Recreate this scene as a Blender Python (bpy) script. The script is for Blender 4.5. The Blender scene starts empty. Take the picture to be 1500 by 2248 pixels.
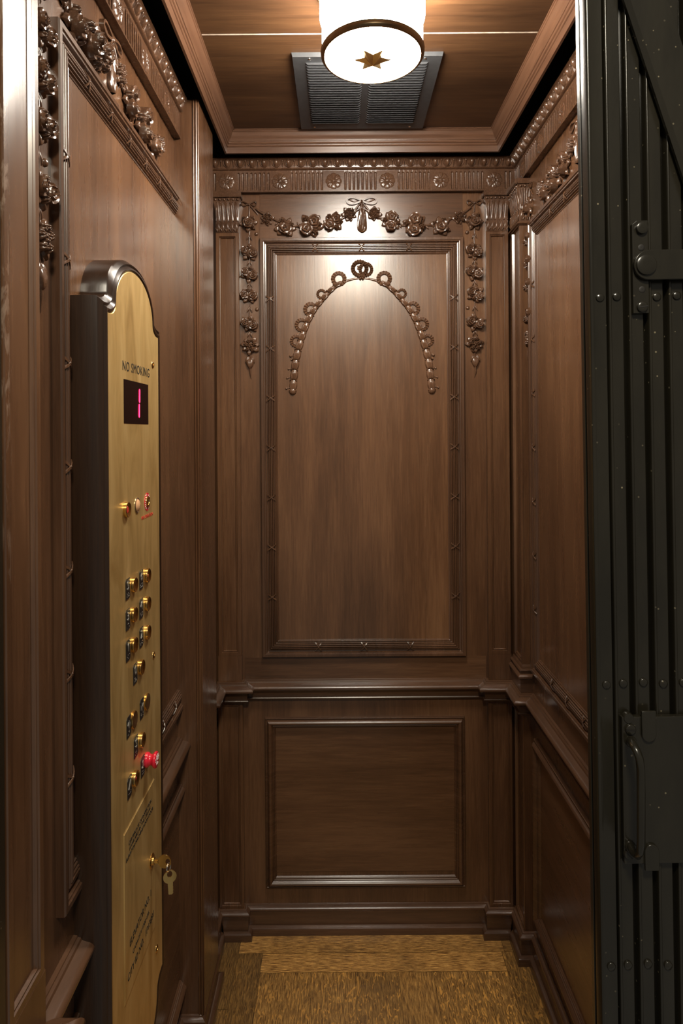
import bpy, math, random
import numpy as np
from mathutils import Vector, Matrix

# ------------------------------------------------------------------ basics
PI = math.pi
SC = bpy.context.scene
COL = SC.collection
CAMZ = 1.485                       # camera height above the cabin floor
F = 1400.0                         # focal length in pixels of the 1500x2248 frame
VPX, VPY, ROLL = 745.0, 947.0, 0.007
XL, XR, YB = -0.395, 0.538, 1.90   # left wall, right wall, back wall
YN = 0.70                          # door opening plane
TOP = CAMZ + 0.803                 # top of the panelled walls
Z = lambda z: CAMZ + z


def dero(px, py):
    dx, dy = px - VPX, py - VPY
    return dx - ROLL * dy, dy + ROLL * dx


def bk(px, py, w=0.0):             # measured point -> (u, v) on the back wall
    dx, dy = dero(px, py)
    Y = YB - w
    return dx / F * Y, CAMZ - dy / F * Y


def lf(px, py, X):                 # measured point -> (y, z) on a plane x = X
    dx, dy = dero(px, py)
    Y = X * F / dx
    return Y, CAMZ - dy / F * Y


class Wall:
    def __init__(s, o, U, N):
        s.o, s.U, s.N = Vector(o), Vector(U), Vector(N)

    def __call__(s, u, v, w):
        p = s.o + s.U * u + s.N * w
        return (p.x, p.y, v)


BACK = Wall((0, YB, 0), (1, 0, 0), (0, -1, 0))
LEFT = Wall((XL, 0, 0), (0, 1, 0), (1, 0, 0))
RIGHT = Wall((XR, 0, 0), (0, 1, 0), (-1, 0, 0))


class MB:
    def __init__(s):
        s.v, s.f = [], []

    def add(s, vs, fs):
        b = len(s.v)
        s.v += [tuple(p) for p in vs]
        s.f += [tuple(b + i for i in f) for f in fs]

    def grid(s, rows, closeu=False):
        n, m = len(rows), len(rows[0])
        vs = [p for r in rows for p in r]
        fs = []
        for i in range(n - 1):
            for j in range(m if closeu else m - 1):
                k = (j + 1) % m
                fs.append((i * m + j, i * m + k, (i + 1) * m + k, (i + 1) * m + j))
        s.add(vs, fs)

    def box(s, x0, x1, y0, y1, z0, z1):
        vs = [(x, y, z) for x in (x0, x1) for y in (y0, y1) for z in (z0, z1)]
        s.add(vs, [(0, 1, 3, 2), (4, 6, 7, 5), (0, 4, 5, 1), (2, 3, 7, 6), (0, 2, 6, 4), (1, 5, 7, 3)])

    def wbox(s, W, u0, u1, v0, v1, w0, w1):
        vs = [W(u, v, w) for u in (u0, u1) for v in (v0, v1) for w in (w0, w1)]
        s.add(vs, [(0, 1, 3, 2), (4, 6, 7, 5), (0, 4, 5, 1), (2, 3, 7, 6), (0, 2, 6, 4), (1, 5, 7, 3)])

    def wpoly(s, W, pts, w0, w1):  # prism from a polygon in wall coordinates
        n = len(pts)
        vs = [W(u, v, w0) for u, v in pts] + [W(u, v, w1) for u, v in pts]
        fs = [tuple(range(n)), tuple(range(2 * n - 1, n - 1, -1))]
        fs += [(i, (i + 1) % n, n + (i + 1) % n, n + i) for i in range(n)]
        s.add(vs, fs)

    def dome(s, W, u, v, w, ru, rv, rw, n=10, m=5):
        rows = []
        for i in range(m + 1):
            a = PI / 2 * i / m
            rows.append([W(u + ru * math.cos(a) * math.cos(2 * PI * j / n), v + rv * math.cos(a) * math.sin(2 * PI * j / n),
                           w + rw * math.sin(a)) for j in range(n)])
        s.grid(rows, True)

    def lathe(s, M, prof, n=32):   # prof (r, z) about local z of matrix M
        rows = [[tuple(M @ Vector((r * math.cos(2 * PI * j / n), r * math.sin(2 * PI * j / n), z))) for j in range(n)] for r, z in prof]
        s.grid(rows, True)

    def tube(s, pts, r, n=8, caps=True):
        pts = [Vector(p) for p in pts]
        rr = r if isinstance(r, (list, tuple)) else [r] * len(pts)
        rows = []
        up = Vector((0.13, 0.21, 0.97))
        for i, p in enumerate(pts):
            t = (pts[min(i + 1, len(pts) - 1)] - pts[max(i - 1, 0)]).normalized()
            a = t.cross(up)
            if a.length < 1e-4:
                a = t.cross(Vector((1, 0, 0)))
            a.normalize()
            b = t.cross(a)
            rows.append([tuple(p + (a * math.cos(2 * PI * j / n) + b * math.sin(2 * PI * j / n)) * rr[i]) for j in range(n)])
        base = len(s.v)
        s.grid(rows, True)
        if caps:
            s.f.append(tuple(base + j for j in range(n)))
            s.f.append(tuple(base + (len(pts) - 1) * n + j for j in reversed(range(n))))

    def build(s, name, mat, parent=None, smooth=30, bevel=0, fix=True):
        me = bpy.data.meshes.new(name)
        vs = s.v
        if parent is not None:
            o0 = WLOC[parent.name]
            vs = [(x - o0[0], y - o0[1], z - o0[2]) for x, y, z in vs]
        me.from_pydata(vs, [], s.f)
        me.materials.append(mat)
        if fix:
            import bmesh
            bm = bmesh.new(); bm.from_mesh(me)
            bmesh.ops.recalc_face_normals(bm, faces=bm.faces)
            bm.to_mesh(me); bm.free()
        if smooth:
            me.shade_smooth()
            me.set_sharp_from_angle(angle=math.radians(smooth))
        o = bpy.data.objects.new(name, me)
        COL.objects.link(o)
        if parent is not None:
            o.parent = parent
        WLOC[o.name] = WLOC[parent.name] if parent is not None else (0, 0, 0)
        if bevel:
            md = o.modifiers.new('bevel', 'BEVEL')
            md.width, md.segments, md.limit_method = bevel, 2, 'ANGLE'
        return o


WLOC = {}


def thing(name, label, cat, loc=(0, 0, 0), group=None):
    o = bpy.data.objects.new(name, None)
    COL.objects.link(o)
    o.location = loc
    o.empty_display_size = 0.05
    WLOC[o.name] = tuple(loc)
    tag(o, label, cat, group)
    return o


def tag(o, label=None, cat=None, group=None, kind=None):
    if label: o['label'] = label
    if cat: o['category'] = cat
    if group: o['group'] = group
    if kind: o['kind'] = kind
    return o


def struct(o, label, cat):
    return tag(o, label, cat, kind='structure')


# ------------------------------------------------------------------ materials
def nodes(name):
    m = bpy.data.materials.new(name)
    m.use_nodes = True
    nt = m.node_tree
    b = nt.nodes['Principled BSDF']
    return m, nt, b


def N(nt, t, **k):
    n = nt.nodes.new(t)
    for a, v in k.items():
        if a.startswith('i_'):
            n.inputs[a[2:].replace('_', ' ')].default_value = v
        else:
            setattr(n, a, v)
    return n


def ramp(nt, stops):
    r = nt.nodes.new('ShaderNodeValToRGB')
    el = r.color_ramp.elements
    while len(el) < len(stops):
        el.new(0.5)
    for e, (p, c) in zip(el, stops):
        e.position = p
        e.color = (*c, 1) if len(c) == 3 else c
    return r


def noise(nt, coord, scale3, scale, detail=4, rough=0.55, dist=0.0):
    mp = N(nt, 'ShaderNodeMapping')
    mp.inputs['Scale'].default_value = scale3
    nt.links.new(coord, mp.inputs['Vector'])
    n = N(nt, 'ShaderNodeTexNoise')
    n.inputs['Scale'].default_value = scale
    n.inputs['Detail'].default_value = detail
    n.inputs['Roughness'].default_value = rough
    n.inputs['Distortion'].default_value = dist
    nt.links.new(mp.outputs[0], n.inputs['Vector'])
    return n.outputs['Fac']


def wood(name, grain='z', dark=(0.048, 0.0200, 0.0085), mid=(0.118, 0.0520, 0.0225), light=(0.215, 0.1020, 0.0450), rough=0.25, coat=0.45,
         carve=False, scuff=False, crough=0.24):
    tint = lambda c: (c[0] * 0.84, c[1] * 0.88, c[2] * 0.96)
    dark, mid, light = tint(dark), tint(mid), tint(light)
    m, nt, b = nodes(name)
    L = nt.links
    geo = N(nt, 'ShaderNodeNewGeometry')
    pos = geo.outputs['Position']
    lng = {'z': (1, 1, 0.05), 'x': (0.05, 1, 1), 'y': (1, 0.05, 1), 'h': (0.06, 0.06, 1), 'n': (1, 1, 1)}[grain]
    fine = noise(nt, pos, lng, 190, 5, 0.7)
    med = noise(nt, pos, tuple(min(1, s * 1.6) for s in lng), 26, 4, 0.6, 0.6)
    blot = noise(nt, pos, tuple(min(1, s * 5) for s in lng), 5.5, 3, 0.5)
    a = N(nt, 'ShaderNodeMath', operation='MULTIPLY'); a.inputs[1].default_value = 0.36
    L.new(fine, a.inputs[0])
    c = N(nt, 'ShaderNodeMath', operation='MULTIPLY_ADD'); c.inputs[1].default_value = 0.34
    L.new(med, c.inputs[0]); L.new(a.outputs[0], c.inputs[2])
    d = N(nt, 'ShaderNodeMath', operation='MULTIPLY_ADD'); d.inputs[1].default_value = 0.46
    L.new(blot, d.inputs[0]); L.new(c.outputs[0], d.inputs[2])
    r = ramp(nt, [(0.36, dark), (0.57, mid), (0.80, light)])
    L.new(d.outputs[0], r.inputs[0])
    out = r.outputs[0]
    if carve:                       # wax and dust gathered in the carving, worn paler on the arrises
        pn = noise(nt, pos, (1, 1, 1), 320, 3, 0.6)
        pr = ramp(nt, [(0.56, (0, 0, 0)), (0.74, (0.5, 0.5, 0.5))])
        L.new(pn, pr.inputs[0])
        mx = N(nt, 'ShaderNodeMix', data_type='RGBA')
        L.new(pr.outputs[0], mx.inputs[0]); L.new(out, mx.inputs[6])
        mx.inputs[7].default_value = (0.20, 0.125, 0.075, 1)
        out = mx.outputs[2]
    if scuff:                       # varnish rubbed off along the edge by the doorway
        sp = N(nt, 'ShaderNodeSeparateXYZ'); L.new(pos, sp.inputs[0])
        mr = N(nt, 'ShaderNodeMapRange'); mr.inputs[1].default_value = 0.729; mr.inputs[2].default_value = 0.706
        L.new(sp.outputs['Y'], mr.inputs[0])
        zr = N(nt, 'ShaderNodeMapRange'); zr.inputs[1].default_value = 1.25; zr.inputs[2].default_value = 1.5
        L.new(sp.outputs['Z'], zr.inputs[0])
        sn = noise(nt, pos, (1, 1, 0.25), 70, 4, 0.65, 0.8)
        sr = ramp(nt, [(0.50, (0, 0, 0)), (0.60, (1, 1, 1))]); L.new(sn, sr.inputs[0])
        m1 = N(nt, 'ShaderNodeMath', operation='MULTIPLY'); L.new(mr.outputs[0], m1.inputs[0]); L.new(sr.outputs[0], m1.inputs[1])
        m2 = N(nt, 'ShaderNodeMath', operation='MULTIPLY'); L.new(m1.outputs[0], m2.inputs[0]); L.new(zr.outputs[0], m2.inputs[1])
        m3 = N(nt, 'ShaderNodeMath', operation='MULTIPLY'); L.new(m2.outputs[0], m3.inputs[0]); m3.inputs[1].default_value = 0.6
        mx = N(nt, 'ShaderNodeMix', data_type='RGBA')
        L.new(m3.outputs[0], mx.inputs[0]); L.new(out, mx.inputs[6]); mx.inputs[7].default_value = (0.32, 0.23, 0.17, 1)
        out = mx.outputs[2]
    L.new(out, b.inputs['Base Color'])
    rn = noise(nt, pos, lng, 60, 3, 0.6)
    rr = N(nt, 'ShaderNodeMapRange')
    rr.inputs[3].default_value = rough - 0.06; rr.inputs[4].default_value = rough + 0.08
    L.new(rn, rr.inputs[0]); L.new(rr.outputs[0], b.inputs['Roughness'])
    b.inputs['Coat Weight'].default_value = coat
    b.inputs['Coat Roughness'].default_value = crough
    b.inputs['Specular IOR Level'].default_value = 0.5
    bp = N(nt, 'ShaderNodeBump'); bp.inputs['Strength'].default_value = 0.22; bp.inputs['Distance'].default_value = 0.0006
    L.new(fine, bp.inputs['Height']); L.new(bp.outputs[0], b.inputs['Normal'])
    return m


WV = wood('mahogany_upright', 'z')
WH = wood('mahogany_lengthwise', 'h', rough=0.28)
WP = wood('mahogany_panel', 'z', dark=(0.058, 0.0245, 0.0100), mid=(0.140, 0.0620, 0.0260), light=(0.250, 0.118, 0.050))
WS = wood('mahogany_scuffed', 'z', scuff=True, coat=1.0)
WC = wood('mahogany_carving', 'n', dark=(0.045, 0.0200, 0.0100), mid=(0.105, 0.0480, 0.0235), light=(0.175, 0.084, 0.042), rough=0.24, coat=0.35, carve=True)
WC2 = wood('mahogany_composition_ornament', 'n', dark=(0.060, 0.0270, 0.0130), mid=(0.140, 0.0660, 0.0330), light=(0.220, 0.108, 0.055), rough=0.27, coat=0.3, carve=True)
WM = wood('mahogany_moulding', 'h', dark=(0.040, 0.0175, 0.0085), mid=(0.098, 0.0440, 0.0205), light=(0.165, 0.077, 0.037), rough=0.25, coat=0.55, crough=0.30)
WMV = wood('mahogany_moulding_upright', 'z', dark=(0.040, 0.0175, 0.0085), mid=(0.098, 0.0440, 0.0205), light=(0.165, 0.077, 0.037), rough=0.25, coat=0.55, crough=0.30)
WX = wood('mahogany_crown', 'h', dark=(0.045, 0.020, 0.010), mid=(0.115, 0.052, 0.026), light=(0.180, 0.085, 0.043), rough=0.34, coat=0.1)
WCE = wood('ceiling_veneer', 'x', dark=(0.024, 0.0115, 0.006), mid=(0.080, 0.036, 0.015), light=(0.165, 0.078, 0.030), rough=0.34, coat=0.0)
WHS = wood('dark_housing', 'z', dark=(0.010, 0.005, 0.0028), mid=(0.030, 0.0135, 0.0065), light=(0.055, 0.026, 0.012), rough=0.30, coat=0.1)


def plain(name, col, rough=0.5, metal=0.0, coat=0.0, var=0.0, scale=80, sc3=(1, 1, 1)):
    m, nt, b = nodes(name)
    geo = N(nt, 'ShaderNodeNewGeometry')
    f = noise(nt, geo.outputs['Position'], sc3, scale, 4, 0.6)
    lo = tuple(max(0, c * (1 - var)) for c in col); hi = tuple(min(1, c * (1 + var)) for c in col)
    r = ramp(nt, [(0.35, lo), (0.65, hi)])
    nt.links.new(f, r.inputs[0]); nt.links.new(r.outputs[0], b.inputs['Base Color'])
    b.inputs['Roughness'].default_value = rough
    b.inputs['Metallic'].default_value = metal
    b.inputs['Coat Weight'].default_value = coat
    b.inputs['Coat Roughness'].default_value = 0.15
    return m


def emis(name, col, st):
    m, nt, b = nodes(name)
    b.inputs['Base Color'].default_value = (*col, 1)
    b.inputs['Emission Color'].default_value = (*col, 1)
    b.inputs['Emission Strength'].default_value = st
    return m


def brass_mat(name, brushed=True):
    m, nt, b = nodes(name)
    L = nt.links
    geo = N(nt, 'ShaderNodeNewGeometry'); pos = geo.outputs['Position']
    br = noise(nt, pos, (1, 1, 0.02), 420, 3, 0.6)
    pat = noise(nt, pos, (1, 1, 0.22), 22, 4, 0.6, 0.8)
    r = ramp(nt, [(0.30, (0.56, 0.36, 0.125)), (0.52, (0.74, 0.51, 0.20)), (0.75, (0.86, 0.63, 0.28))])
    L.new(pat, r.inputs[0]); L.new(r.outputs[0], b.inputs['Base Color'])
    b.inputs['Metallic'].default_value = 0.70 if brushed else 1.0
    mr = N(nt, 'ShaderNodeMapRange'); mr.inputs[3].default_value = 0.36 if brushed else 0.18; mr.inputs[4].default_value = 0.50 if brushed else 0.26
    L.new(pat, mr.inputs[0]); L.new(mr.outputs[0], b.inputs['Roughness'])
    if brushed:
        bp = N(nt, 'ShaderNodeBump'); bp.inputs['Strength'].default_value = 0.25; bp.inputs['Distance'].default_value = 0.0004
        L.new(br, bp.inputs['Height']); L.new(bp.outputs[0], b.inputs['Normal'])
    return m


BR = brass_mat('brushed_brass')
BP = brass_mat('polished_brass', False)
BD = plain('bronze_band', (0.26, 0.19, 0.11), 0.35, 0.9, var=0.1)
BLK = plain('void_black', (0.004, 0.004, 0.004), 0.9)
PLT = plain('black_label', (0.012, 0.012, 0.013), 0.4, var=0.2)
SIL = plain('tactile_silver', (0.55, 0.53, 0.48), 0.35, 0.8)
CHR = plain('chrome', (0.75, 0.74, 0.72), 0.12, 1.0)
ENG = plain('engraving_black', (0.010, 0.008, 0.006), 0.6)
REDT = plain('red_print', (0.50, 0.035, 0.02), 0.5)
REDK = plain('red_plastic', (0.70, 0.015, 0.04), 0.25, coat=0.5)
WHT = plain('white_print', (0.8, 0.78, 0.76), 0.5)
GRILL = plain('grille_grey', (0.050, 0.052, 0.056), 0.42, 0.2, var=0.12)
SEAM = plain('lit_gap_pale', (0.62, 0.52, 0.42), 0.6, var=0.25, scale=60)
DISP = plain('display_window', (0.006, 0.0008, 0.0016), 0.35)
DISP.node_tree.nodes['Principled BSDF'].inputs['Specular IOR Level'].default_value = 0.15
LED = emis('led_red', (1.0, 0.018, 0.07), 2.8)
LEDG = emis('led_glow', (0.30, 0.0, 0.035), 0.28)
LENS = plain('amber_lens', (0.75, 0.42, 0.22), 0.08, 0.0, 1.0)
GOLDP = plain('lens_jewel', (0.75, 0.22, 0.05), 0.2, coat=0.8)


def gate_paint():
    m, nt, b = nodes('gate_black_paint')
    L = nt.links
    geo = N(nt, 'ShaderNodeNewGeometry'); pos = geo.outputs['Position']
    base = noise(nt, pos, (1, 1, 0.3), 18, 4, 0.6)
    r = ramp(nt, [(0.35, (0.0135, 0.0116, 0.0076)), (0.65, (0.0215, 0.0185, 0.0122))])
    L.new(base, r.inputs[0])
    vo = N(nt, 'ShaderNodeTexVoronoi'); vo.inputs['Scale'].default_value = 90
    L.new(pos, vo.inputs['Vector'])
    vr = ramp(nt, [(0.0, (1, 1, 1)), (0.085, (1, 1, 1)), (0.10, (0, 0, 0))])
    L.new(vo.outputs['Distance'], vr.inputs[0])
    sp = noise(nt, pos, (1, 1, 1), 9, 2, 0.5)
    sr = ramp(nt, [(0.50, (0, 0, 0)), (0.60, (1, 1, 1))]); L.new(sp, sr.inputs[0])
    mm = N(nt, 'ShaderNodeMath', operation='MULTIPLY'); L.new(vr.outputs[0], mm.inputs[0]); L.new(sr.outputs[0], mm.inputs[1])
    mx = N(nt, 'ShaderNodeMix', data_type='RGBA')
    L.new(mm.outputs[0], mx.inputs[0]); L.new(r.outputs[0], mx.inputs[6]); mx.inputs[7].default_value = (0.20, 0.17, 0.11, 1)
    L.new(mx.outputs[2], b.inputs['Base Color'])
    b.inputs['Roughness'].default_value = 0.24
    b.inputs['Coat Weight'].default_value = 0.2
    b.inputs['Coat Roughness'].default_value = 0.2
    fn = noise(nt, pos, (1, 1, 0.5), 130, 4, 0.6)
    bp = N(nt, 'ShaderNodeBump'); bp.inputs['Strength'].default_value = 0.2; bp.inputs['Distance'].default_value = 0.0006
    L.new(fn, bp.inputs['Height']); L.new(bp.outputs[0], b.inputs['Normal'])
    return m


GP = gate_paint()


def oak():
    m, nt, b = nodes('quartersawn_oak')
    L = nt.links
    uv = N(nt, 'ShaderNodeUVMap'); uv.uv_map = 'board'      # u across, v along, metres, offset per board
    at = N(nt, 'ShaderNodeAttribute'); at.attribute_name = 'tone'
    grain = noise(nt, uv.outputs[0], (1, 0.07, 1), 420, 5, 0.75)
    warp = noise(nt, uv.outputs[0], (1, 0.55, 1), 26, 2, 0.5)
    fl = noise(nt, uv.outputs[0], (1, 0.30, 1), 66, 2.2, 0.5, 3.0)
    g = ramp(nt, [(0.36, (0.085, 0.036, 0.0095)), (0.50, (0.30, 0.152, 0.040)), (0.66, (0.62, 0.350, 0.105))])
    L.new(grain, g.inputs[0])
    fr = ramp(nt, [(0.555, (0, 0, 0)), (0.64, (0.85, 0.85, 0.85))]); L.new(fl, fr.inputs[0])
    fa = N(nt, 'ShaderNodeMath', operation='MULTIPLY'); L.new(fr.outputs[0], fa.inputs[0])
    sp = N(nt, 'ShaderNodeSeparateColor'); L.new(at.outputs['Color'], sp.inputs[0])
    L.new(sp.outputs[1], fa.inputs[1])
    mx = N(nt, 'ShaderNodeMix', data_type='RGBA'); L.new(fa.outputs[0], mx.inputs[0]); L.new(g.outputs[0], mx.inputs[6])
    mx.inputs[7].default_value = (0.86, 0.43, 0.095, 1)
    hs = N(nt, 'ShaderNodeHueSaturation'); L.new(mx.outputs[2], hs.inputs['Color']); L.new(sp.outputs[0], hs.inputs['Value'])
    # trodden-in dirt near the skirting
    dn = noise(nt, uv.outputs[0], (1, 1, 1), 9, 3, 0.6)
    dr = ramp(nt, [(0.50, (0, 0, 0)), (0.72, (0.45, 0.45, 0.45))]); L.new(dn, dr.inputs[0])
    m2 = N(nt, 'ShaderNodeMix', data_type='RGBA'); L.new(dr.outputs[0], m2.inputs[0]); L.new(hs.outputs[0], m2.inputs[6])
    m2.inputs[7].default_value = (0.06, 0.035, 0.016, 1)
    L.new(m2.outputs[2], b.inputs['Base Color'])
    b.inputs['Roughness'].default_value = 0.42
    b.inputs['Coat Weight'].default_value = 0.15
    bp = N(nt, 'ShaderNodeBump'); bp.inputs['Strength'].default_value = 0.25; bp.inputs['Distance'].default_value = 0.0006
    L.new(grain, bp.inputs['Height']); L.new(bp.outputs[0], b.inputs['Normal'])
    return m


OAK = oak()

# ------------------------------------------------------------------ sweeps


def offs(path, closed):
    n = len(path); out = []
    for i in range(n):
        def nrm(a, b):
            d = Vector((b[0] - a[0], b[1] - a[1])); d.normalize()
            return Vector((-d.y, d.x))          # left-hand normal of the path
        if closed or 0 < i < n - 1:
            n1 = nrm(path[i - 1], path[i]); n2 = nrm(path[i], path[(i + 1) % n])
            out.append((n1 + n2) / (1 + n1.dot(n2)))
        elif i == 0:
            out.append(nrm(path[0], path[1]))
        else:
            out.append(nrm(path[-2], path[-1]))
    return out


def sweep_plan(path, prof, segs=None, caps=True):
    """profile (out, z) swept along a plan path; 'out' is to the path's left."""
    o = offs(path, False)
    mb = MB()
    segs = range(len(path) - 1) if segs is None else segs
    for i in segs:
        rows = []
        for k in (i, i + 1):
            rows.append([(path[k][0] + o[k].x * d, path[k][1] + o[k].y * d, z) for d, z in prof])
        mb.grid(rows)
    if caps:
        for k in (segs[0], segs[-1] + 1):
            vs = [(path[k][0] + o[k].x * d, path[k][1] + o[k].y * d, z) for d, z in prof]
            mb.add(vs, [tuple(range(len(vs)))])
    return mb


def sweep_wall(W, path, prof, closed=True):
    """profile (inward, w) swept along a path on a wall; 'inward' is to the path's left in (u, v)."""
    o = offs(path, closed)
    mb = MB(); n = len(path)
    for i in range(n if closed else n - 1):
        rows = []
        for k in (i, (i + 1) % n):
            rows.append([W(path[k][0] + o[k].x * d, path[k][1] + o[k].y * d, w) for d, w in prof])
        mb.grid(rows)
    return mb


def reed(a, b, w0, h, n=5):
    return [(a + (b - a) * (0.5 - 0.5 * math.cos(PI * i / n)), w0 + h * math.sin(PI * i / n)) for i in range(n + 1)]


UPPER = [(0, -0.001), (0, 0.011), (0.0015, 0.0135), (0.009, 0.0135), (0.0105, 0.011), (0.013, 0.0105), (0.0145, 0.0045), (0.0175, 0.0035)]
_d = 0.0180
for _w, _b in ((0.0046, 0.0065), (0.0046, 0.0085), (0.0050, 0.0095), (0.0046, 0.0085), (0.0046, 0.0065)):
    UPPER += reed(_d, _d + _w, _b - 0.003, 0.0045); _d += _w
UPPER += [(_d + 0.0015, 0.003), (_d + 0.002, 0.0055), (_d + 0.004, 0.0060), (_d + 0.005, 0.0030), (_d + 0.0075, 0.0022), (_d + 0.009, -0.001)]
LOWER = [(0, -0.001), (0, 0.007)] + reed(0.0005, 0.0045, 0.006, 0.0035) + [(0.006, 0.006), (0.007, 0.009)] + \
    [(0.008 + 0.013 * i / 7, 0.009 + 0.0085 * math.sin(PI * (0.15 + 0.75 * i / 7))) for i in range(8)] + \
    [(0.0225, 0.0095)] + reed(0.023, 0.0262, 0.008, 0.002) + reed(0.0265, 0.0295, 0.0045, 0.002) + [(0.031, 0.003), (0.0325, -0.001)]
RAIL = [(0, -0.7355), (0.006, -0.7365), (0.0065, -0.7385), (0.011, -0.7395), (0.0125, -0.743), (0.018, -0.745), (0.024, -0.7465), (0.0285, -0.749),
        (0.031, -0.7525), (0.031, -0.7565), (0.028, -0.7600), (0.020, -0.7615), (0.0135, -0.7635), (0.012, -0.7665), (0.012, -0.7840),
        (0.0145, -0.7850), (0.0160, -0.7875), (0.0145, -0.7900), (0.009, -0.7915), (0.008, -0.7955), (0.0, -0.7970)]
BASE = [(0, -1.4040), (0.004, -1.4050), (0.0055, -1.4080), (0.010, -1.4095), (0.0135, -1.4125), (0.0145, -1.4165), (0.012, -1.4195), (0.0105, -1.4215),
        (0.0100, -1.4620), (0.0160, -1.4630), (0.0205, -1.4655), (0.0220, -1.4700), (0.0220, -1.4850)]
RAIL = [(a, Z(b)) for a, b in RAIL]
BASE = [(a, Z(b)) for a, b in BASE]

PS = 0.028          # side-wall pilasters stand this far proud
PB = 0.020          # back-wall pilasters
RB = [(XR, YN + 0.01), (XR, 1.785), (XR - PS - 0.003, 1.785), (XR - PS - 0.003, YB - PB - 0.003), (0.433, YB - PB - 0.003), (0.433, YB), (-0.2865, YB),
      (-0.2865, YB - PB - 0.003), (XL + PS + 0.003, YB - PB - 0.003), (XL + PS + 0.003, 1.785), (XL, 1.785), (XL, 1.712)]
LB = [(XL, 1.540), (XL, 0.789), (XL + PS + 0.003, 0.789), (XL + PS + 0.003, YN + 0.003)]

# ------------------------------------------------------------------ the shell
mb = MB(); mb.box(XL - 0.03, XR + 0.03, YB, YB + 0.03, 0, TOP)
wb = struct(mb.build('wall_back', WV, smooth=0), 'dark mahogany panelled back wall of the lift cabin', 'wall')
mb = MB(); mb.wbox(BACK, *(-0.232, 0.372), Z(0.5745), Z(0.7095), 0, 0.0016)
mb.build('top_rail', WH, wb, smooth=0)
mb = MB(); mb.wbox(BACK, -0.2, 0.34, Z(-1.31), Z(-0.87), 0, 0.0012)
mb.build('lower_panel', WH, wb, smooth=0)
mb = MB(); mb.wbox(BACK, -0.2, 0.34, Z(-0.63), Z(0.54), 0, 0.0010)
mb.build('upper_panel', WP, wb, smooth=0)
mb = MB(); mb.wbox(BACK, -0.285, 0.432, Z(-0.737), Z(-0.672), 0, 0.0012)
mb.build('middle_rail', WH, wb, smooth=0)

mb = MB(); mb.box(XL - 0.03, XL, YN, YB, 0, TOP)
wl = struct(mb.build('wall_left', WV, smooth=0), 'left mahogany wall of the cabin carrying the brass control panel', 'wall')
mb = MB(); mb.wbox(LEFT, 0.93, 1.54, Z(-0.63), Z(0.53), 0, 0.0010)
mb.build('upper_panel', WP, wl, smooth=0)
mb = MB(); mb.wbox(LEFT, 0.93, 1.54, Z(-1.31), Z(-0.87), 0, 0.0010)
mb.build('lower_panel', WH, wl, smooth=0)
mb = MB(); mb.box(XR, XR + 0.03, YN, YB, 0, TOP)
wr = struct(mb.build('wall_right', WV, smooth=0), 'right mahogany wall half hidden behind the black folding gate', 'wall')
mb = MB(); mb.wbox(RIGHT, 0.75, 1.72, Z(-0.63), Z(0.53), 0, 0.0010)
mb.build('upper_panel', WP, wr, smooth=0)
mb = MB(); mb.wbox(RIGHT, 0.75, 1.72, Z(-1.31), Z(-0.87), 0, 0.0010)
mb.build('lower_panel', WH, wr, smooth=0)

# dark void above the walls (the floating canopy leaves a gap all round)
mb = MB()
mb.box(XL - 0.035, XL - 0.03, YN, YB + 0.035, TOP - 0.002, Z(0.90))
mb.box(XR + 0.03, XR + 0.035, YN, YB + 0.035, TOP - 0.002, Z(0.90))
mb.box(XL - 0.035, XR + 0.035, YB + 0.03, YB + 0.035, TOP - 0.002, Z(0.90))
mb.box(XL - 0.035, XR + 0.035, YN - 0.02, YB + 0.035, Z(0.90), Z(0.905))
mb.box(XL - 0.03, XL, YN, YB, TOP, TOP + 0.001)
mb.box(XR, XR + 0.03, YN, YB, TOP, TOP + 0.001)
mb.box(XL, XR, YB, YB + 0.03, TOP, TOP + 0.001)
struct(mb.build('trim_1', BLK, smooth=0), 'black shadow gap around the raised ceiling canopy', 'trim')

# ceiling: two veneered panels; the lit gap between them painted as a pale strip
CI = 0.106
mb = MB()
mb.box(XL + 0.07, XR - 0.07, YN + 0.03, 1.3680, Z(0.854), Z(0.870))
mb.box(XL + 0.07, XR - 0.07, 1.3712, YB - 0.07, Z(0.854), Z(0.870))
ce = struct(mb.build('ceiling', WCE, smooth=0), 'polished wood ceiling of two panels around the round lamp', 'ceiling')
mb = MB(); mb.box(XL + CI, XR - CI, 1.3678, 1.3714, Z(0.8536), Z(0.8600))
mb.build('lit_gap_strip', SEAM, ce, smooth=0)['label'] = 'thin pale strip painted as the lit gap between the ceiling panels'

CROWN = [(0.1048, 0.856), (0.1048, 0.8515), (0.1025, 0.8505), (0.1015, 0.8485), (0.1000, 0.8478), (0.0985, 0.8455), (0.0965, 0.8400), (0.0935, 0.8345),
         (0.0895, 0.8300), (0.0885, 0.8268), (0.0868, 0.8262), (0.0860, 0.8240), (0.0866, 0.8215), (0.0856, 0.8200), (0.0832, 0.8190), (0.0826, 0.8170),
         (0.0834, 0.8148), (0.0822, 0.8132), (0.0806, 0.8125), (0.0785, 0.7965), (0.0735, 0.7960), (0.0735, 0.856)]
rows = []
for g, z in CROWN:
    x0, x1, y0, y1 = XL + g, XR - g, YN + 0.03 + g * 0.5, YB - g
    rows.append([(x0, y0, Z(z)), (x1, y0, Z(z)), (x1, y1, Z(z)), (x0, y1, Z(z))])
mb = MB(); mb.grid(rows, True)
struct(mb.build('trim_2', WX, smooth=25), 'stepped crown moulding framing the ceiling', 'trim')

# floor boards -------------------------------------------------------
rng = random.Random(5)
boards = []     # x0,x1,y0,y1,along,tone,fleck


def bd(x0, x1, y0, y1, al, tone, fl):
    boards.append((x0, x1, y0, y1, al, tone, fl))


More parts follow.
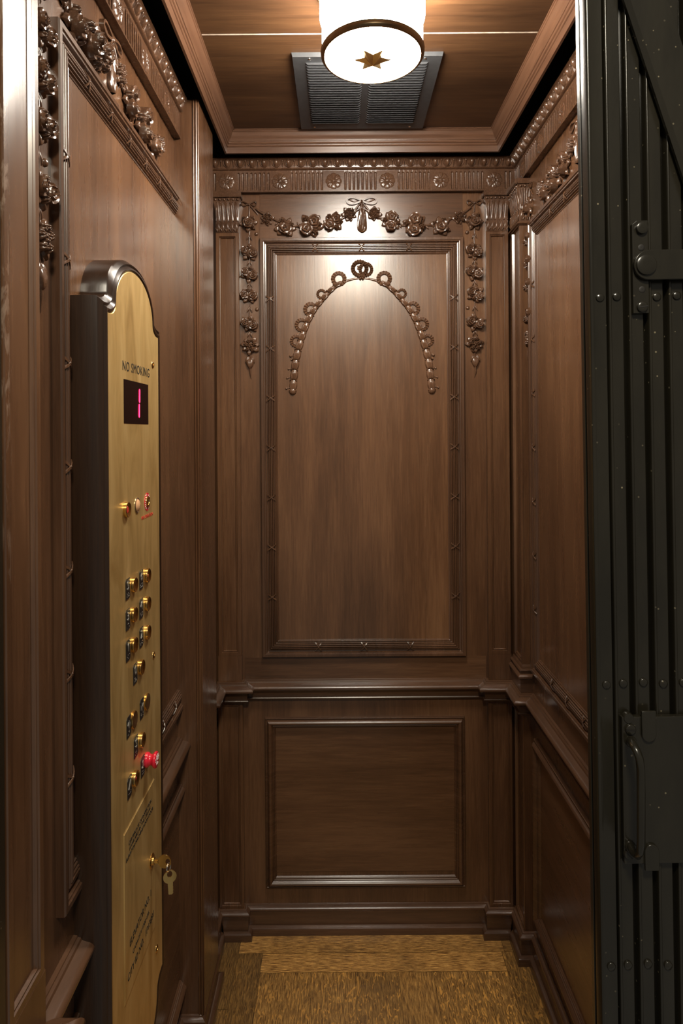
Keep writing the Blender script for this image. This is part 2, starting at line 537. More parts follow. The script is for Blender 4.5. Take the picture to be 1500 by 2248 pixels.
bd(XL, -0.297, 1.64, YB, 'y', 0.52, 0.15)
bd(-0.297, 0.461, 1.816, YB, 'x', 1.25, 0.05)
bd(0.461, XR, 1.816, YB, 'x', 0.72, 0.05)
bd(-0.228, 0.452, 1.7505, 1.816, 'x', 1.50, 0.02)
bd(-0.297, -0.228, 0.6, 1.816, 'y', 0.55, 0.35)
bd(XL, -0.297, 0.6, 1.64, 'y', 0.62, 0.7)
xs = [-0.228, -0.085, 0.034, 0.152, 0.248, 0.385, 0.452]
tn = [1.00, 1.05, 0.88, 1.12, 0.96, 1.04]
fk = [0.55, 0.75, 1.0, 0.15, 0.9, 1.0]
for i in range(6):
    bd(xs[i], xs[i + 1], 0.6, 1.7505, 'y', tn[i], fk[i])
bd(0.452, XR, 0.6, 1.816, 'y', 0.70, 0.8)
me = bpy.data.meshes.new('floor')
V, FC, UVS, TN = [], [], [], []
for k, (x0, x1, y0, y1, al, t, fl) in enumerate(boards):
    b0 = len(V); e = 0.0005
    V += [(x0 + e, y0 + e, 0), (x1 - e, y0 + e, 0), (x1 - e, y1 - e, 0), (x0 + e, y1 - e, 0)]
    FC.append((b0, b0 + 1, b0 + 2, b0 + 3))
    ox, oy = k * 1.37, k * 2.11
    for (x, y) in ((x0, y0), (x1, y0), (x1, y1), (x0, y1)):
        UVS.append((x + ox, y + oy) if al == 'y' else (y + ox, x + oy))
        TN.append((t, fl, 0, 1))
b0 = len(V)
V += [(XL, 0.6, -0.0015), (XR, 0.6, -0.0015), (XR, YB, -0.0015), (XL, YB, -0.0015), (XL, 0.6, -0.03), (XR, 0.6, -0.03), (XR, YB, -0.03), (XL, YB, -0.03)]
for f in ((0, 1, 2, 3), (7, 6, 5, 4), (0, 4, 5, 1), (1, 5, 6, 2), (2, 6, 7, 3), (3, 7, 4, 0)):
    FC.append(tuple(b0 + i for i in f)); UVS += [(0, 0)] * 4; TN += [(0.25, 0, 0, 1)] * 4
me.from_pydata(V, [], FC)
uvl = me.uv_layers.new(name='board')
ca = me.color_attributes.new('tone', 'FLOAT_COLOR', 'CORNER')
me.uv_layers['board'].data.foreach_set('uv', [c for p in UVS for c in p])
me.color_attributes['tone'].data.foreach_set('color', [c for p in TN for c in p])
me.materials.append(OAK)
fo = bpy.data.objects.new('floor', me); COL.objects.link(fo)
struct(fo, 'oak parquet floor with flecked boards and a cross-laid border', 'floor')

# baseboards and chair rails ------------------------------------------
struct(sweep_plan(RB, BASE, list(range(0, 3))).build('baseboard_right', WM), 'dark skirting along the right wall', 'baseboard')
struct(sweep_plan(RB, BASE, list(range(3, 8))).build('baseboard_back', WM), 'dark skirting stepping around the back wall pilasters', 'baseboard')
LBB = RB[-3:-1] + [(XL, 1.712), (XL + 0.050, 1.712), (XL + 0.050, 1.540), (XL, 1.540)] + LB[1:]
struct(sweep_plan([RB[7], RB[8]] + LBB, BASE, list(range(1, 10))).build('baseboard_left', WM), 'dark skirting along the left wall and its boxed pillar', 'baseboard')
struct(sweep_plan(RB, RAIL, list(range(3, 8))).build('trim_3', WM), 'chair rail across the back wall between the panels', 'trim')
struct(sweep_plan(RB, RAIL, list(range(0, 3))).build('trim_4', WM), 'chair rail running down the right wall to the gate', 'trim')
t5 = struct(sweep_plan(LB, RAIL).build('trim_5', WM), 'chair rail on the left wall behind the control panel', 'trim')
sweep_plan(RB, RAIL, list(range(8, 11))).build('rail_return', WM, t5)

# panel mouldings ------------------------------------------------------


def ribbon(mb, W, u, v, along, rnd):
    """crossed ribbon tied over the reeds; 'along' = 'u' or 'v' direction of the moulding."""
    for sgn in (1, -1):
        rows = []
        for i in range(9):
            t = i / 8 * 2 - 1
            a, c = sgn * t * 0.0085 + rnd.uniform(-1, 1) * 0.0004, t * 0.0125
            w = 0.0056 + 0.0056 * math.cos(t * 1.25) + (0.0010 if sgn > 0 else 0) * math.cos(t * 2)
            hw = 0.0019 + 0.0008 * abs(t)
            row = []
            for s_, dw in ((-1, -0.001), (-0.8, 0.0006), (0.8, 0.0006), (1, -0.001)):
                aa = a + s_ * hw
                row.append(W(u + (aa if along == 'u' else c), v + (c if along == 'u' else aa), w + dw + 0.0005))
            rows.append(row)
        mb.grid(rows)
    mb.dome(W, u, v, 0.0118, 0.0022, 0.0022, 0.0022, 8, 3)


def upper_frame(W, u0, u1, v0, v1, name, label, ties, openfar=None):
    if openfar:
        path = [(openfar, v1), (u0, v1), (u0, v0), (openfar, v0)]
        o = sweep_wall(W, path, UPPER, False).build(name, WMV, smooth=30)
    else:
        path = [(u0, v0), (u1, v0), (u1, v1), (u0, v1)]
        o = sweep_wall(W, path, UPPER, True).build(name, WMV, smooth=30)
    struct(o, label, 'trim')
    rnd = random.Random(3)
    c = 0.0297
    for side, vals in ties.items():
        for t in vals:
            mb = MB()
            if side == 't': ribbon(mb, W, t, v1 - c, 'u', rnd)
            if side == 'b': ribbon(mb, W, t, v0 + c, 'u', rnd)
            if side == 'l': ribbon(mb, W, u0 + c, t, 'v', rnd)
            if side == 'r': ribbon(mb, W, u1 - c, t, 'v', rnd)
            mb.build('ribbon_tie', WC, o, smooth=60)
    return o


FV0, FV1 = Z(-0.6680), Z(0.5745)
VT = [Z(0.3947 - 0.1475 * k) for k in range(7)]
upper_frame(BACK, -0.2320, 0.3720, FV0, FV1, 'trim_6', 'reeded moulding around the tall back panel with crossed ribbons',
            {'t': (-0.068, 0.070, 0.211), 'b': (-0.066, 0.070, 0.207), 'l': VT, 'r': VT})
upper_frame(LEFT, 0.879, 1.6, FV0, FV1, 'trim_7', 'reeded moulding around the tall left panel behind the controls',
            {'t': [0.988 + 0.0975 * k for k in range(6)], 'b': [1.086, 1.185, 1.284, 1.383, 1.481], 'l': VT}, openfar=1.5405)
upper_frame(RIGHT, 0.81, 1.767, FV0, FV1, 'trim_8', 'reeded moulding around the tall right panel beside the gate',
            {'t': [1.581 - 0.098 * k for k in range(7)], 'b': [1.598 - 0.104 * k for k in range(7)], 'r': VT})


def lower_frame(W, u0, u1, v0, v1, name, label, openfar=None):
    if openfar:
        o = sweep_wall(W, [(openfar, v1), (u0, v1), (u0, v0), (openfar, v0)], LOWER, False).build(name, WM, smooth=30)
    else:
        o = sweep_wall(W, [(u0, v0), (u1, v0), (u1, v1), (u0, v1)], LOWER, True).build(name, WM, smooth=30)
    return struct(o, label, 'trim')


lower_frame(BACK, -0.2265, 0.3665, Z(-1.3540), Z(-0.8490), 'trim_9', 'rounded moulding around the square lower back panel')
lower_frame(LEFT, 0.879, 1.6, Z(-1.3540), Z(-0.8490), 'trim_10', 'rounded moulding around the lower left panel', openfar=1.5405)
lower_frame(RIGHT, 0.81, 1.757, Z(-1.3540), Z(-0.8490), 'trim_11', 'rounded moulding around the lower right panel')

# frieze with flutes and rosettes -------------------------------------
PITCH, R0 = 0.1583, -0.3280
FZ0, FZ1, FW = Z(0.7090), Z(0.7740), 0.015


def frieze(W, u0, u1, centres, name, label):
    """flat band with groups of eight sunk flutes between rosettes."""
    zc, hh, rr = Z(0.7400), 0.0262, 0.0036
    slots = []
    for c in centres:
        for k in range(8):
            slots.append(c + PITCH / 2 + (k - 3.5) * 0.01265)
    slots = [s for s in slots if u0 + 0.006 < s < u1 - 0.006]
    us = {u0, u1}
    for s in slots:
        for d in (-1.0, -0.97, -0.88, -0.7, -0.45, -0.2, 0, 0.2, 0.45, 0.7, 0.88, 0.97, 1.0):
            us.add(round(s + d * rr, 6))
    us = sorted(us)
    vs = [FZ0, FZ0 + 0.001] + [zc - hh + rr - rr * math.cos(a) for a in (0, 0.5, 0.9, 1.25, PI / 2)] + \
         [zc] + [zc + hh - rr + rr * math.sin(a) for a in (0, 0.32, 0.67, 1.07, PI / 2)] + [FZ1]
    rows = []
    for v in vs:
        row = []
        for u in us:
            w = FW
            for s in slots:
                if abs(u - s) < rr:
                    dv = max(0, abs(v - zc) - (hh - rr))
                    q = math.hypot(u - s, dv) / rr
                    if q < 1: w = FW - 0.0040 * math.sqrt(1 - q * q)
                    break
            row.append(W(u, v, w))
        rows.append(row)
    mb = MB(); mb.grid(rows)
    mb.add([W(u0, FZ0, -0.001), W(u1, FZ0, -0.001), W(u1, FZ0, FW), W(u0, FZ0, FW)], [(0, 1, 2, 3)])
    mb.wbox(W, u0, u1, FZ0 - 0.0005, FZ0 + 0.0032, FW - 0.0005, FW + 0.0022)
    o = struct(mb.build(name, WC, smooth=50, fix=False), label, 'trim')
    for c in centres:
        if u0 + 0.02 < c < u1 - 0.02:
            m2 = MB(); rows = []
            for i in range(15):
                q = i / 14; row = []
                for j in range(64):
                    th = 2 * PI * j / 64
                    R = 0.0248 * (1 - 0.12 * (1 - abs(math.cos(4 * th))) ** 2)
                    h = 0.0015 + 0.0026 * math.sin(PI * min(1, q * 0.95 + 0.12)) ** 0.7 * (0.55 + 0.45 * abs(math.cos(4 * th)))
                    h *= (1 - 0.25 * (1 - abs(math.sin(8 * th))) ** 6)
                    if q < 0.3: h = 0.0015 + 0.0032 * math.cos(q / 0.3 * PI / 2) + 0.0009 * math.cos(7 * th) * (q > 0.1)
                    if q > 0.97: h = 0
                    row.append(W(c + q * R * math.cos(th), zc + q * R * math.sin(th), FW + h - 0.0005))
                rows.append(row)
            m2.grid(rows, True)
            m2.build('rosette', WC, o, smooth=50)
    return o


frieze(BACK, XL + FW, XR - FW, [R0 + PITCH * k for k in range(-1, 7)], 'trim_12', 'fluted frieze with six carved rosettes above the back wall')
frieze(LEFT, YN + 0.005, 1.5400, [0.955 + PITCH * k for k in range(-2, 4)], 'trim_13', 'fluted frieze along the top of the left wall')
frieze(RIGHT, YN + 0.005, YB - FW, [1.647 - PITCH * k for k in range(-1, 7)], 'trim_14', 'fluted frieze along the top of the right wall')

# egg and dart --------------------------------------------------------
EP = [(0, 0.8035), (0.034, 0.8035), (0.0345, 0.8005), (0.031, 0.7985), (0.0265, 0.7935), (0.0225, 0.7860), (0.0205, 0.7800), (0.0205, 0.7775),
      (0.0215, 0.7768), (0.0230, 0.7750), (0.0215, 0.7732), (0.0175, 0.7728), (0.015, 0.7722)]


def eggs(W, u0, u1, name, label, first):
    mb = MB()
    mb.grid([[W(u, Z(z), w) for w, z in EP] for u in (u0, u1)])
    u = first; p = 0.0360
    while u < u1 - 0.012:
        if u > u0 + 0.012:
            zc, w0 = Z(0.7895), 0.0215
            # egg, leaning out towards its top
            rows = []
            for i in range(9):
                a = PI * i / 8
                row = []
                for j in range(9):
                    b = PI * j / 8
                    r = math.sin(a)
                    z = 0.0110 * math.cos(a)
                    wid = 0.0083 * (1 + 0.18 * math.cos(a))
                    row.append(W(u - wid * r * math.cos(b), zc + z, w0 + 0.012 * r * math.sin(b) + 0.35 * z))
                rows.append(row)
            mb.grid(rows)
            # husk round the egg
            rows = []
            for i in range(13):
                a = PI + PI * i / 12
                ca, sa = math.cos(a), math.sin(a)
                row = []
                for d, h in ((0.0, -0.004), (0.0005, 0.0045), (0.0018, 0.0055), (0.0030, 0.0035), (0.0036, -0.004)):
                    rx, rz = 0.0098 + d, 0.0115 + d * 0.7
                    zz = rz * sa
                    row.append(W(u + rx * ca, zc + 0.002 + zz, w0 + h + 0.30 * zz))
                rows.append(row)
            for q in (-1, 1):
                mb.grid([[W(u + q * (0.0098 + d), zc + z, w0 + h + 0.30 * z) for d, h in ((0.0, -0.004), (0.0005, 0.0045), (0.0018, 0.0055), (0.0030, 0.0035), (0.0036, -0.004))] for z in (0.002, 0.011)])
            mb.grid(rows)
        # dart
        ud = u + p / 2
        if ud < u1 - 0.004 and ud > u0 + 0.004:
            mb.add([W(ud - 0.0034, Z(0.799), 0.024), W(ud + 0.0034, Z(0.799), 0.024), W(ud, Z(0.7775), 0.0205), W(ud, Z(0.799), 0.031), W(ud, Z(0.784), 0.0265)],
                   [(0, 3, 4, 2), (3, 1, 2, 4)])
            mb.dome(W, ud, Z(0.7955), 0.0280, 0.0028, 0.004, 0.003, 8, 3)
        u += p
    return struct(mb.build(name, WC, smooth=45), label, 'trim')


eggs(BACK, XL + 0.0, XR - 0.0, 'trim_15', 'egg-and-dart moulding under the ceiling on the back wall', -0.360)
eggs(LEFT, YN + 0.005, 1.5400, 'trim_16', 'egg-and-dart moulding along the top of the left wall', 0.7205)
eggs(RIGHT, YN + 0.005, YB - 0.0, 'trim_17', 'egg-and-dart moulding along the top of the right wall', 0.7245)

# boxed pillar on the left wall ---------------------------------------
prof = [(XL, 1.540), (XL + 0.046, 1.540), (XL + 0.0462, 1.5385), (XL + 0.0480, 1.5372), (XL + 0.0498, 1.5385), (XL + 0.0502, 1.5395), (XL + 0.0520, 1.5378),
        (XL + 0.0545, 1.5372), (XL + 0.0565, 1.5385), (XL + 0.0570, 1.5400), (XL + 0.0590, 1.5388), (XL + 0.0605, 1.5400), (XL + 0.0607, 1.5420),
        (XL + 0.0607, 1.7100), (XL, 1.7100)]
mb = MB(); mb.grid([[(x, y, z) for x, y in prof] for z in (0.0, TOP)])
mb.add([(x, y, TOP) for x, y in prof], [tuple(range(len(prof)))])
struct(mb.build('trim_18', WV, smooth=35), 'plain boxed pillar with a beaded corner on the left wall', 'trim')


# ------------------------------------------------------------------ pilasters
def shaft(W, u0, u1, v0, v1, w, m=0.0105):
    mb = sweep_wall(W, [(u0, v0), (u1, v0), (u1, v1), (u0, v1)],
                    [(0, -0.001), (0, w - 0.0015), (0.0015, w), (m, w), (m + 0.0012, w - 0.003), (m + 0.0022, w - 0.0032), (m + 0.0030, w - 0.0018), (m + 0.0042, w - 0.0018),
                     (m + 0.0050, w - 0.0035), (m + 0.0062, w - 0.0060)])
    e = m + 0.0062
    if u1 - u0 > 2 * e:
        mb.add([W(u0 + e, v0 + e, w - 0.006), W(u1 - e, v0 + e, w - 0.006), W(u1 - e, v1 - e, w - 0.006), W(u0 + e, v1 - e, w - 0.006)], [(0, 1, 2, 3)])
    return mb


def leaf(mb, W, u, v, w, ang, ln, wd, h, curl=0.5, serr=0.0):
    rows = []
    ca, sa = math.cos(ang), math.sin(ang)
    for i in range(9):
        t = i / 8
        half = wd * (math.sin(PI * min(1, t ** 0.75)) ** 0.8 + 0.06 * (1 - t)) * (1 + serr * math.sin(t * 26))
        row = []
        for j in range(7):
            s = j / 3 - 1
            z = h * (0.25 + math.sin(PI * t) ** 0.8 * (1 - 0.55 * s * s) - 0.28 * math.exp(-(s * 3.2) ** 2) * math.sin(PI * t)) + curl * h * t * t
            if abs(s) == 1: z -= h * 0.5
            if t in (0, 1): z -= 0.3 * h
            a, b = t * ln, s * half
            row.append(W(u + a * ca - b * sa, v + a * sa + b * ca, w + z))
        rows.append(row)
    mb.grid(rows)


def rose(mb, W, u, v, w, r, h, rot=0.0, turns=2.6, lean=0.0, la=0.0):
    rows = []
    nr, nt = 20, 34
    for i in range(nr + 1):
        q = i / nr; row = []
        for j in range(nt):
            th = 2 * PI * j / nt
            R = r * (1 + 0.075 * abs(math.cos(2.5 * th + rot)) ** 0.6 * q)
            ph = q * turns + 0.42 * abs(math.sin(1.5 * th + rot)) * (1 - q) + 0.38 * abs(math.sin(2.5 * th + 2 * rot + 0.7)) * q
            s = ph - math.floor(ph)
            dome = math.sqrt(max(0, 1 - (q * 0.96) ** 2))
            z = h * (0.30 + 0.62 * dome) + h * 0.34 * (s ** 1.8 - 0.42) * (0.35 + 0.65 * min(1, q * 3))
            if q < 0.16: z -= h * 0.12 * math.cos(q / 0.16 * PI / 2)
            if i == nr: z = -0.001
            z += lean * q * R * math.cos(th - la)
            if i == nr: z = min(z, 0)
            row.append(W(u + q * R * math.cos(th), v + q * R * math.sin(th), w + z))
        rows.append(row)
    mb.grid(rows, True)


def daisy(mb, W, u, v, w, r, h, n=5, rot=0.0):
    rows = []
    for i in range(10):
        q = i / 9; row = []
        for j in range(n * 8):
            th = 2 * PI * j / (n * 8)
            c = abs(math.cos(n / 2 * th + rot))
            R = r * (0.62 + 0.38 * c ** 0.7)
            z = h * (0.35 + 0.65 * math.sin(PI * min(1, 0.15 + q * 0.85)) * (0.4 + 0.6 * c))
            if q < 0.3: z = h * (0.55 + 0.5 * math.cos(q / 0.3 * PI / 2))
            if i == 9: z = -0.001
            row.append(W(u + q * R * math.cos(th), v + q * R * math.sin(th), w + z))
        rows.append(row)
    mb.grid(rows, True)


def wtube(mb, W, pts, r, n=7):
    mb.tube([W(*p) for p in pts], r, n)


def cluster(W, root, u, v, size, seed, kind=0, ang=0.0, w=0.0):
    """one bunch: a spray of leaves with roses lying on it."""
    rnd = random.Random(seed)
    sp = MB()
    # a low knot of wood under the flowers
    rows = []
    for i in range(5):
        q = i / 4
        rows.append([W(u + size * 0.74 * q * (1 + 0.15 * math.sin(3 * a + seed)) * math.cos(a), v + size * 0.74 * q * (1 + 0.15 * math.sin(3 * a + seed)) * math.sin(a),
                       w + 0.42 * size * (1 - q * q) - (0.001 if i == 4 else 0)) for a in [2 * PI * j / 18 for j in range(18)]])
    sp.grid(rows, True)
    nl = 6 if kind != 2 else 7
    a0 = rnd.uniform(0, 6)
    for k in range(nl):
        a = a0 + 2 * PI * k / nl + rnd.uniform(-0.3, 0.3)
        leaf(sp, W, u + 0.35 * size * math.cos(a), v + 0.35 * size * math.sin(a), w + 0.001, a, size * rnd.uniform(0.55, 0.80), size * rnd.uniform(0.24, 0.33), size * 0.24, 0.4, 0.05)
    spray = sp.build('leaf_spray', WC, root, smooth=60)
    if kind == 0:      # two roses side by side and a bud
        o = rnd.uniform(-0.35, 0.35)
        items = [(-0.42, 0.12 + o * 0.3, 0.46, 0), (0.44, -0.10 - o * 0.3, 0.50, 0), (0.05, 0.48, 0.26, 1), (0.0, -0.46, 0.24, 1)]
    elif kind == 1:    # large pair, one above the other
        items = [(0.16, 0.34, 0.52, 0), (-0.22, -0.40, 0.52, 0), (-0.52, 0.32, 0.27, 1), (0.52, -0.40, 0.27, 1), (0.66, 0.25, 0.20, 1)]
    elif kind == 2:    # posy of little blooms
        items = [(0, 0, 0.34, 1), (-0.46, 0.10, 0.30, 1), (0.44, 0.16, 0.30, 1), (-0.20, 0.46, 0.27, 1), (0.26, -0.44, 0.29, 1), (-0.28, -0.42, 0.26, 1), (0.22, 0.52, 0.22, 1)]
    else:              # one rose and its buds
        items = [(0.0, -0.05, 0.60, 0), (-0.42, 0.44, 0.24, 1), (0.44, 0.40, 0.26, 1), (0.45, -0.5, 0.2, 1)]
    ca, sa = math.cos(ang), math.sin(ang)
    for (a, b, r, k) in items:
        uu, vv = u + size * (a * ca - b * sa), v + size * (a * sa + b * ca)
        m2 = MB()
        if k == 0:
            rose(m2, W, uu, vv, w + 0.20 * size, r * size, size * 0.52, rnd.uniform(0, 6), 2.4 + rnd.random() * 0.5, rnd.uniform(0.1, 0.3), math.atan2(b, a) + ang)
            m2.build('rose', WC, spray, smooth=70)
        else:
            daisy(m2, W, uu, vv, w + 0.24 * size, r * size, size * 0.36, 5, rnd.uniform(0, 3))
            m2.build('small_bloom', WC, spray, smooth=70)
    return spray


def capital(W, root, uc, half, v0, v1, w0, sides=True):
    """flared leaf capital: fluted bell, two tiers of leaves, bead rows and abacus."""
    mb = MB()
    rows = []; H = v1 - v0
    nu = 41
    for i in range(16):
        t = i / 15
        fl = 0.0006 + 0.0075 * max(0, (t - 0.45) / 0.55) ** 2.2
        row = []
        for j in range(nu):
            s = j / (nu - 1) * 2 - 1
            rib = 0.0016 * abs(math.sin(PI * (s + 1) * 2.5)) if 0.36 < t < 0.94 else 0.0
            row.append(W(uc + s * (half + fl * 0.8), v0 + t * H, w0 + fl + rib))
        rows.append([W(uc - half - fl * 0.8, v0 + t * H, -0.001)] + row + [W(uc + half + fl * 0.8, v0 + t * H, -0.001)])
    mb.grid(rows)
    bell = mb.build('capital', WC, root, smooth=50)
    n = max(2, round(half * 2 / 0.0130))
    m2 = MB(); m3 = MB(); m4 = MB()
    for k in range(n):
        u = uc - half + (k + 0.5) * 2 * half / n
        leaf(m2, W, u, v0 + 0.0005, w0 - 0.0005, PI / 2, 0.030, half / n * 0.98, 0.0042, 0.9, 0.10)
        leaf(m2, W, u - half / n * 0.1, v0 + 0.001, w0 + 0.001, PI / 2 + 0.45, 0.017, half / n * 0.35, 0.003, 0.4)
        leaf(m2, W, u + half / n * 0.1, v0 + 0.001, w0 + 0.001, PI / 2 - 0.45, 0.017, half / n * 0.35, 0.003, 0.4)
        leaf(m2, W, u, v0 + 0.036, w0 + 0.0002, PI / 2, 0.052, half / n * 0.55, 0.0036, 1.6, 0.12)
    for k in range(n + 1):
        u = uc - half + k * 2 * half / n
        u = min(max(u, uc - half + 0.002), uc + half - 0.002)
        m3.dome(W, u, v0 + 0.0335, w0 + 0.001, 0.0026, 0.0026, 0.0030, 8, 3)
        leaf(m2, W, u, v0 + 0.037, w0 - 0.0005, PI / 2, 0.050, half / n * 0.38, 0.0030, 2.0, 0.15)
    nb = max(3, round(half * 2 / 0.0098))
    for k in range(nb):
        m4.dome(W, uc - half + (k + 0.5) * 2 * half / nb, v1 - 0.003, w0 + 0.0068, 0.0022, 0.0022, 0.0025, 8, 3)
    m2.build('leaf_tier', WC, bell, smooth=60)
    m3.build('bead_row', WC, bell, smooth=60)
    m4.build('bead_row', WC, bell, smooth=60)
    # bead-and-reel and abacus
    ab = MB()
    hb = half + 0.0065
    ab.wbox(W, uc - hb, uc + hb, v1, v1 + 0.0115, -0.001, w0 + 0.0070)
    nb = max(3, round(hb * 2 / 0.0125))
    for k in range(nb):
        u = uc - hb + (k + 0.5) * 2 * hb / nb
        ab.dome(W, u, v1 + 0.0060, w0 + 0.0058, 0.0045, 0.0047, 0.0062, 10, 4)
        ab.dome(W, u + hb / nb, v1 + 0.0060, w0 + 0.0058, 0.0011, 0.0050, 0.0042, 6, 3)
    ab.wbox(W, uc - hb - 0.003, uc + hb + 0.003, v1 + 0.0115, v1 + 0.0135, -0.001, w0 + 0.0125)
    ab.wbox(W, uc - hb - 0.004, uc + hb + 0.004, v1 + 0.0135, v1 + 0.0250, -0.001, w0 + 0.0140)
    ab.build('abacus', WC, root, smooth=50)


def around(W, u0, u1, w, prof, ends=(True, True)):
    """profile (out, z) led round the three free faces of a pilaster standing on wall W."""
    pts = []
    P = [W(u0, 0, 0), W(u0, 0, w), W(u1, 0, w), W(u1, 0, 0)]
    path = [(p[0], p[1]) for p in P]
    # make 'left of path' point away from the pilaster
    cx = sum(p[0] for p in path) / 4; cy = sum(p[1] for p in path) / 4
    o = offs(path, False)
    if (path[1][0] + o[1].x - cx) ** 2 + (path[1][1] + o[1].y - cy) ** 2 < (path[1][0] - cx) ** 2 + (path[1][1] - cy) ** 2:
        path.reverse()
    mb = sweep_plan(path, prof)
    # flat top and bottom of the box inside
    return mb


CAPV0, CAPV1 = Z(0.5880), Z(0.6770)
ASTR = [(0, Z(0.5860)), (0.0025, Z(0.5850)), (0.0035, Z(0.5825)), (0.0075, Z(0.5818)), (0.0085, Z(0.5795)), (0.0070, Z(0.5775)), (0.0030, Z(0.5765)), (0.0020, Z(0.5745)), (0, Z(0.5740))]
PBASE = [(0, Z(-0.6580)), (0.0015, Z(-0.6600)), (0.0035, Z(-0.6640)), (0.0040, Z(-0.6680)), (0.0090, Z(-0.6690)), (0.0105, Z(-0.6715)), (0.0085, Z(-0.6740)), (0.0060, Z(-0.6765)),
         (0.0060, Z(-0.6820)), (0.0115, Z(-0.6835)), (0.0150, Z(-0.6875)), (0.0145, Z(-0.6920)), (0.0110, Z(-0.6950)), (0.0085, Z(-0.6965)), (0.0065, Z(-0.7380))]


def pilaster(W, u0, u1, w, label, loc, caps=True, side=None):
    t = thing('pilaster', label, 'pilaster', loc)
    shaft(W, u0, u1, Z(-0.6610), Z(0.588), w).build('shaft', WV, t, smooth=30)
    around(W, u0, u1, w, ASTR).build('neck_ring', WC, t)
    around(W, u0, u1, w, PBASE).build('base', WM, t)
    mb = MB(); mb.wbox(W, u0 + 0.002, u1 - 0.002, Z(-1.410), Z(-0.790), 0, w - 0.008)
    mb.wbox(W, u0 - 0.0005, u1 + 0.0005, Z(-0.7365), Z(-0.6600), 0, w + 0.0005)
    mb.wbox(W, u0 - 0.0045, u1 + 0.0045, Z(-0.7600), Z(-0.7362), 0, w + 0.0045)
    mb.wbox(W, u0 - 0.0045, u1 + 0.0045, Z(-1.4200), Z(-1.4046), 0, w + 0.0045)
    mb.build('pedestal_core', WV, t, smooth=0)
    shaft(W, u0 - 0.002, u1 + 0.002, Z(-1.4045), Z(-0.796), w, 0.0085).build('pedestal', WV, t, smooth=30)
    uc, half = (u0 + u1) / 2, (u1 - u0) / 2 - 0.0015
    capital(W, t, uc, half, CAPV0, CAPV1, w)
    if side is not None:           # carved end face seen from the door
        S = side
        hs = w / 2 - 0.001
        capital(S, t, w / 2 - 0.0005, hs, CAPV0, CAPV1, 0.0)
        mb = MB(); mb.wbox(S, 0.006, 0.0068, Z(-0.62), Z(0.545), -0.001, 0.0012); mb.wbox(S, w - 0.0055, w - 0.0047, Z(-0.62), Z(0.545), -0.001, 0.0012)
        mb.build('edge_bead', WV, t, smooth=0)
    return t


pilaster(BACK, -0.3610, -0.2920, PB, 'panelled pilaster with leaf capital in the back left corner beside the boxed pillar', (-0.3265, YB, 0))
pilaster(BACK, 0.4370, 0.5030, PB, 'panelled pilaster with leaf capital on the back wall at its right end', (0.4708, YB, 0))
SIDER = Wall((XR, 1.790, 0), (-1, 0, 0), (0, -1, 0))
pilaster(RIGHT, 1.790, 1.8795, PS, 'narrow pilaster of the right wall meeting the back corner', (XR, 1.835, 0), side=SIDER)
pn = pilaster(LEFT, YN, 0.785, PS, 'worn panelled pilaster beside the doorway on the left wall', (XL, 0.7425, 0))
for c in pn.children:
    if c.name.startswith('shaft'):
        c.data.materials[0] = WS


# ------------------------------------------------------------------ carved ornaments
def floral_drop(W, uc, label, loc, group, mirror=1, seed=1, bow=True):
    t = thing('carved_floral_drop', label, 'carving', loc, group)
    vs = [Z(0.6225), Z(0.5340), Z(0.4700), Z(0.4060), Z(0.3210), Z(0.2570)]
    kinds = [3, 0, 0, 0, 0, 2]
    st = MB()
    rnd = random.Random(seed)
    pts = []
    vv = Z(0.672)
    while vv > Z(0.17):
        pts.append((uc + 0.0012 * math.sin(vv * 90 + seed), vv, 0.0022)); vv -= 0.012
    wtube(st, W, pts, 0.0017)
    for a, b in zip(vs[:-1], vs[1:]):
        m = (a + b) / 2
        for s in (1, -1):
            leaf(st, W, uc, m + 0.010, 0.0015, -PI / 2 + s * 0.42, 0.020, 0.0026, 0.0028, 0.4)
    # pendent bud and tip
    leaf(st, W, uc, Z(0.222), 0.002, -PI / 2, 0.036, 0.0115, 0.0075, 0.3)
    leaf(st, W, uc - 0.002, Z(0.226), 0.001, -PI / 2 - 0.5, 0.024, 0.0055, 0.006, 0.3)
    leaf(st, W, uc + 0.002, Z(0.226), 0.001, -PI / 2 + 0.5, 0.024, 0.0055, 0.006, 0.3)
    wtube(st, W, [(uc, Z(0.190), 0.004), (uc + 0.001, Z(0.175), 0.003), (uc + 0.003 * mirror, Z(0.158), 0.0015)], [0.0028, 0.0022, 0.0006])
    st.build('stem', WC, t, smooth=60)
    for k, (v, kd) in enumerate(zip(vs, kinds)):
        cluster(W, t, uc + rnd.uniform(-0.0015, 0.0015), v, 0.0275, seed * 31 + k, kd, rnd.uniform(-0.35, 0.35) + (0 if mirror > 0 else PI) * (kd == 0))
    if bow:
        b = MB(); v0 = Z(0.6770)
        b.dome(W, uc, v0, 0.001, 0.0042, 0.0042, 0.0052)
        for s in (-1, 1):
            pts = [(uc + s * (0.003 + 0.019 * math.sin(PI * i / 10) ** 0.8 * (1 if i < 6 else 0.9)), v0 + 0.0075 * math.sin(2 * PI * i / 10) * 0.9 + 0.001, 0.004) for i in range(11)]
            wtube(b, W, pts, 0.0021, 6)
        pts = [(uc - mirror * 0.001, v0, 0.003), (uc - mirror * -0.010, v0 - 0.010, 0.003), (uc + mirror * 0.020, v0 - 0.022, 0.002), (uc + mirror * 0.026, v0 - 0.030, 0.001)]
        wtube(b, W, pts, [0.002, 0.0024, 0.0028, 0.0018], 6)
        b.build('ribbon_bow', WC, t, smooth=60)
    # round pegs beside the stem
    for v in (Z(0.590), Z(0.365)):
        pg = MB()
        pg.dome(W, uc + mirror * 0.0215, v, -0.0005, 0.0062, 0.0062, 0.0055, 14, 5)
        pg.build('peg', WC, t, smooth=60)
    return t


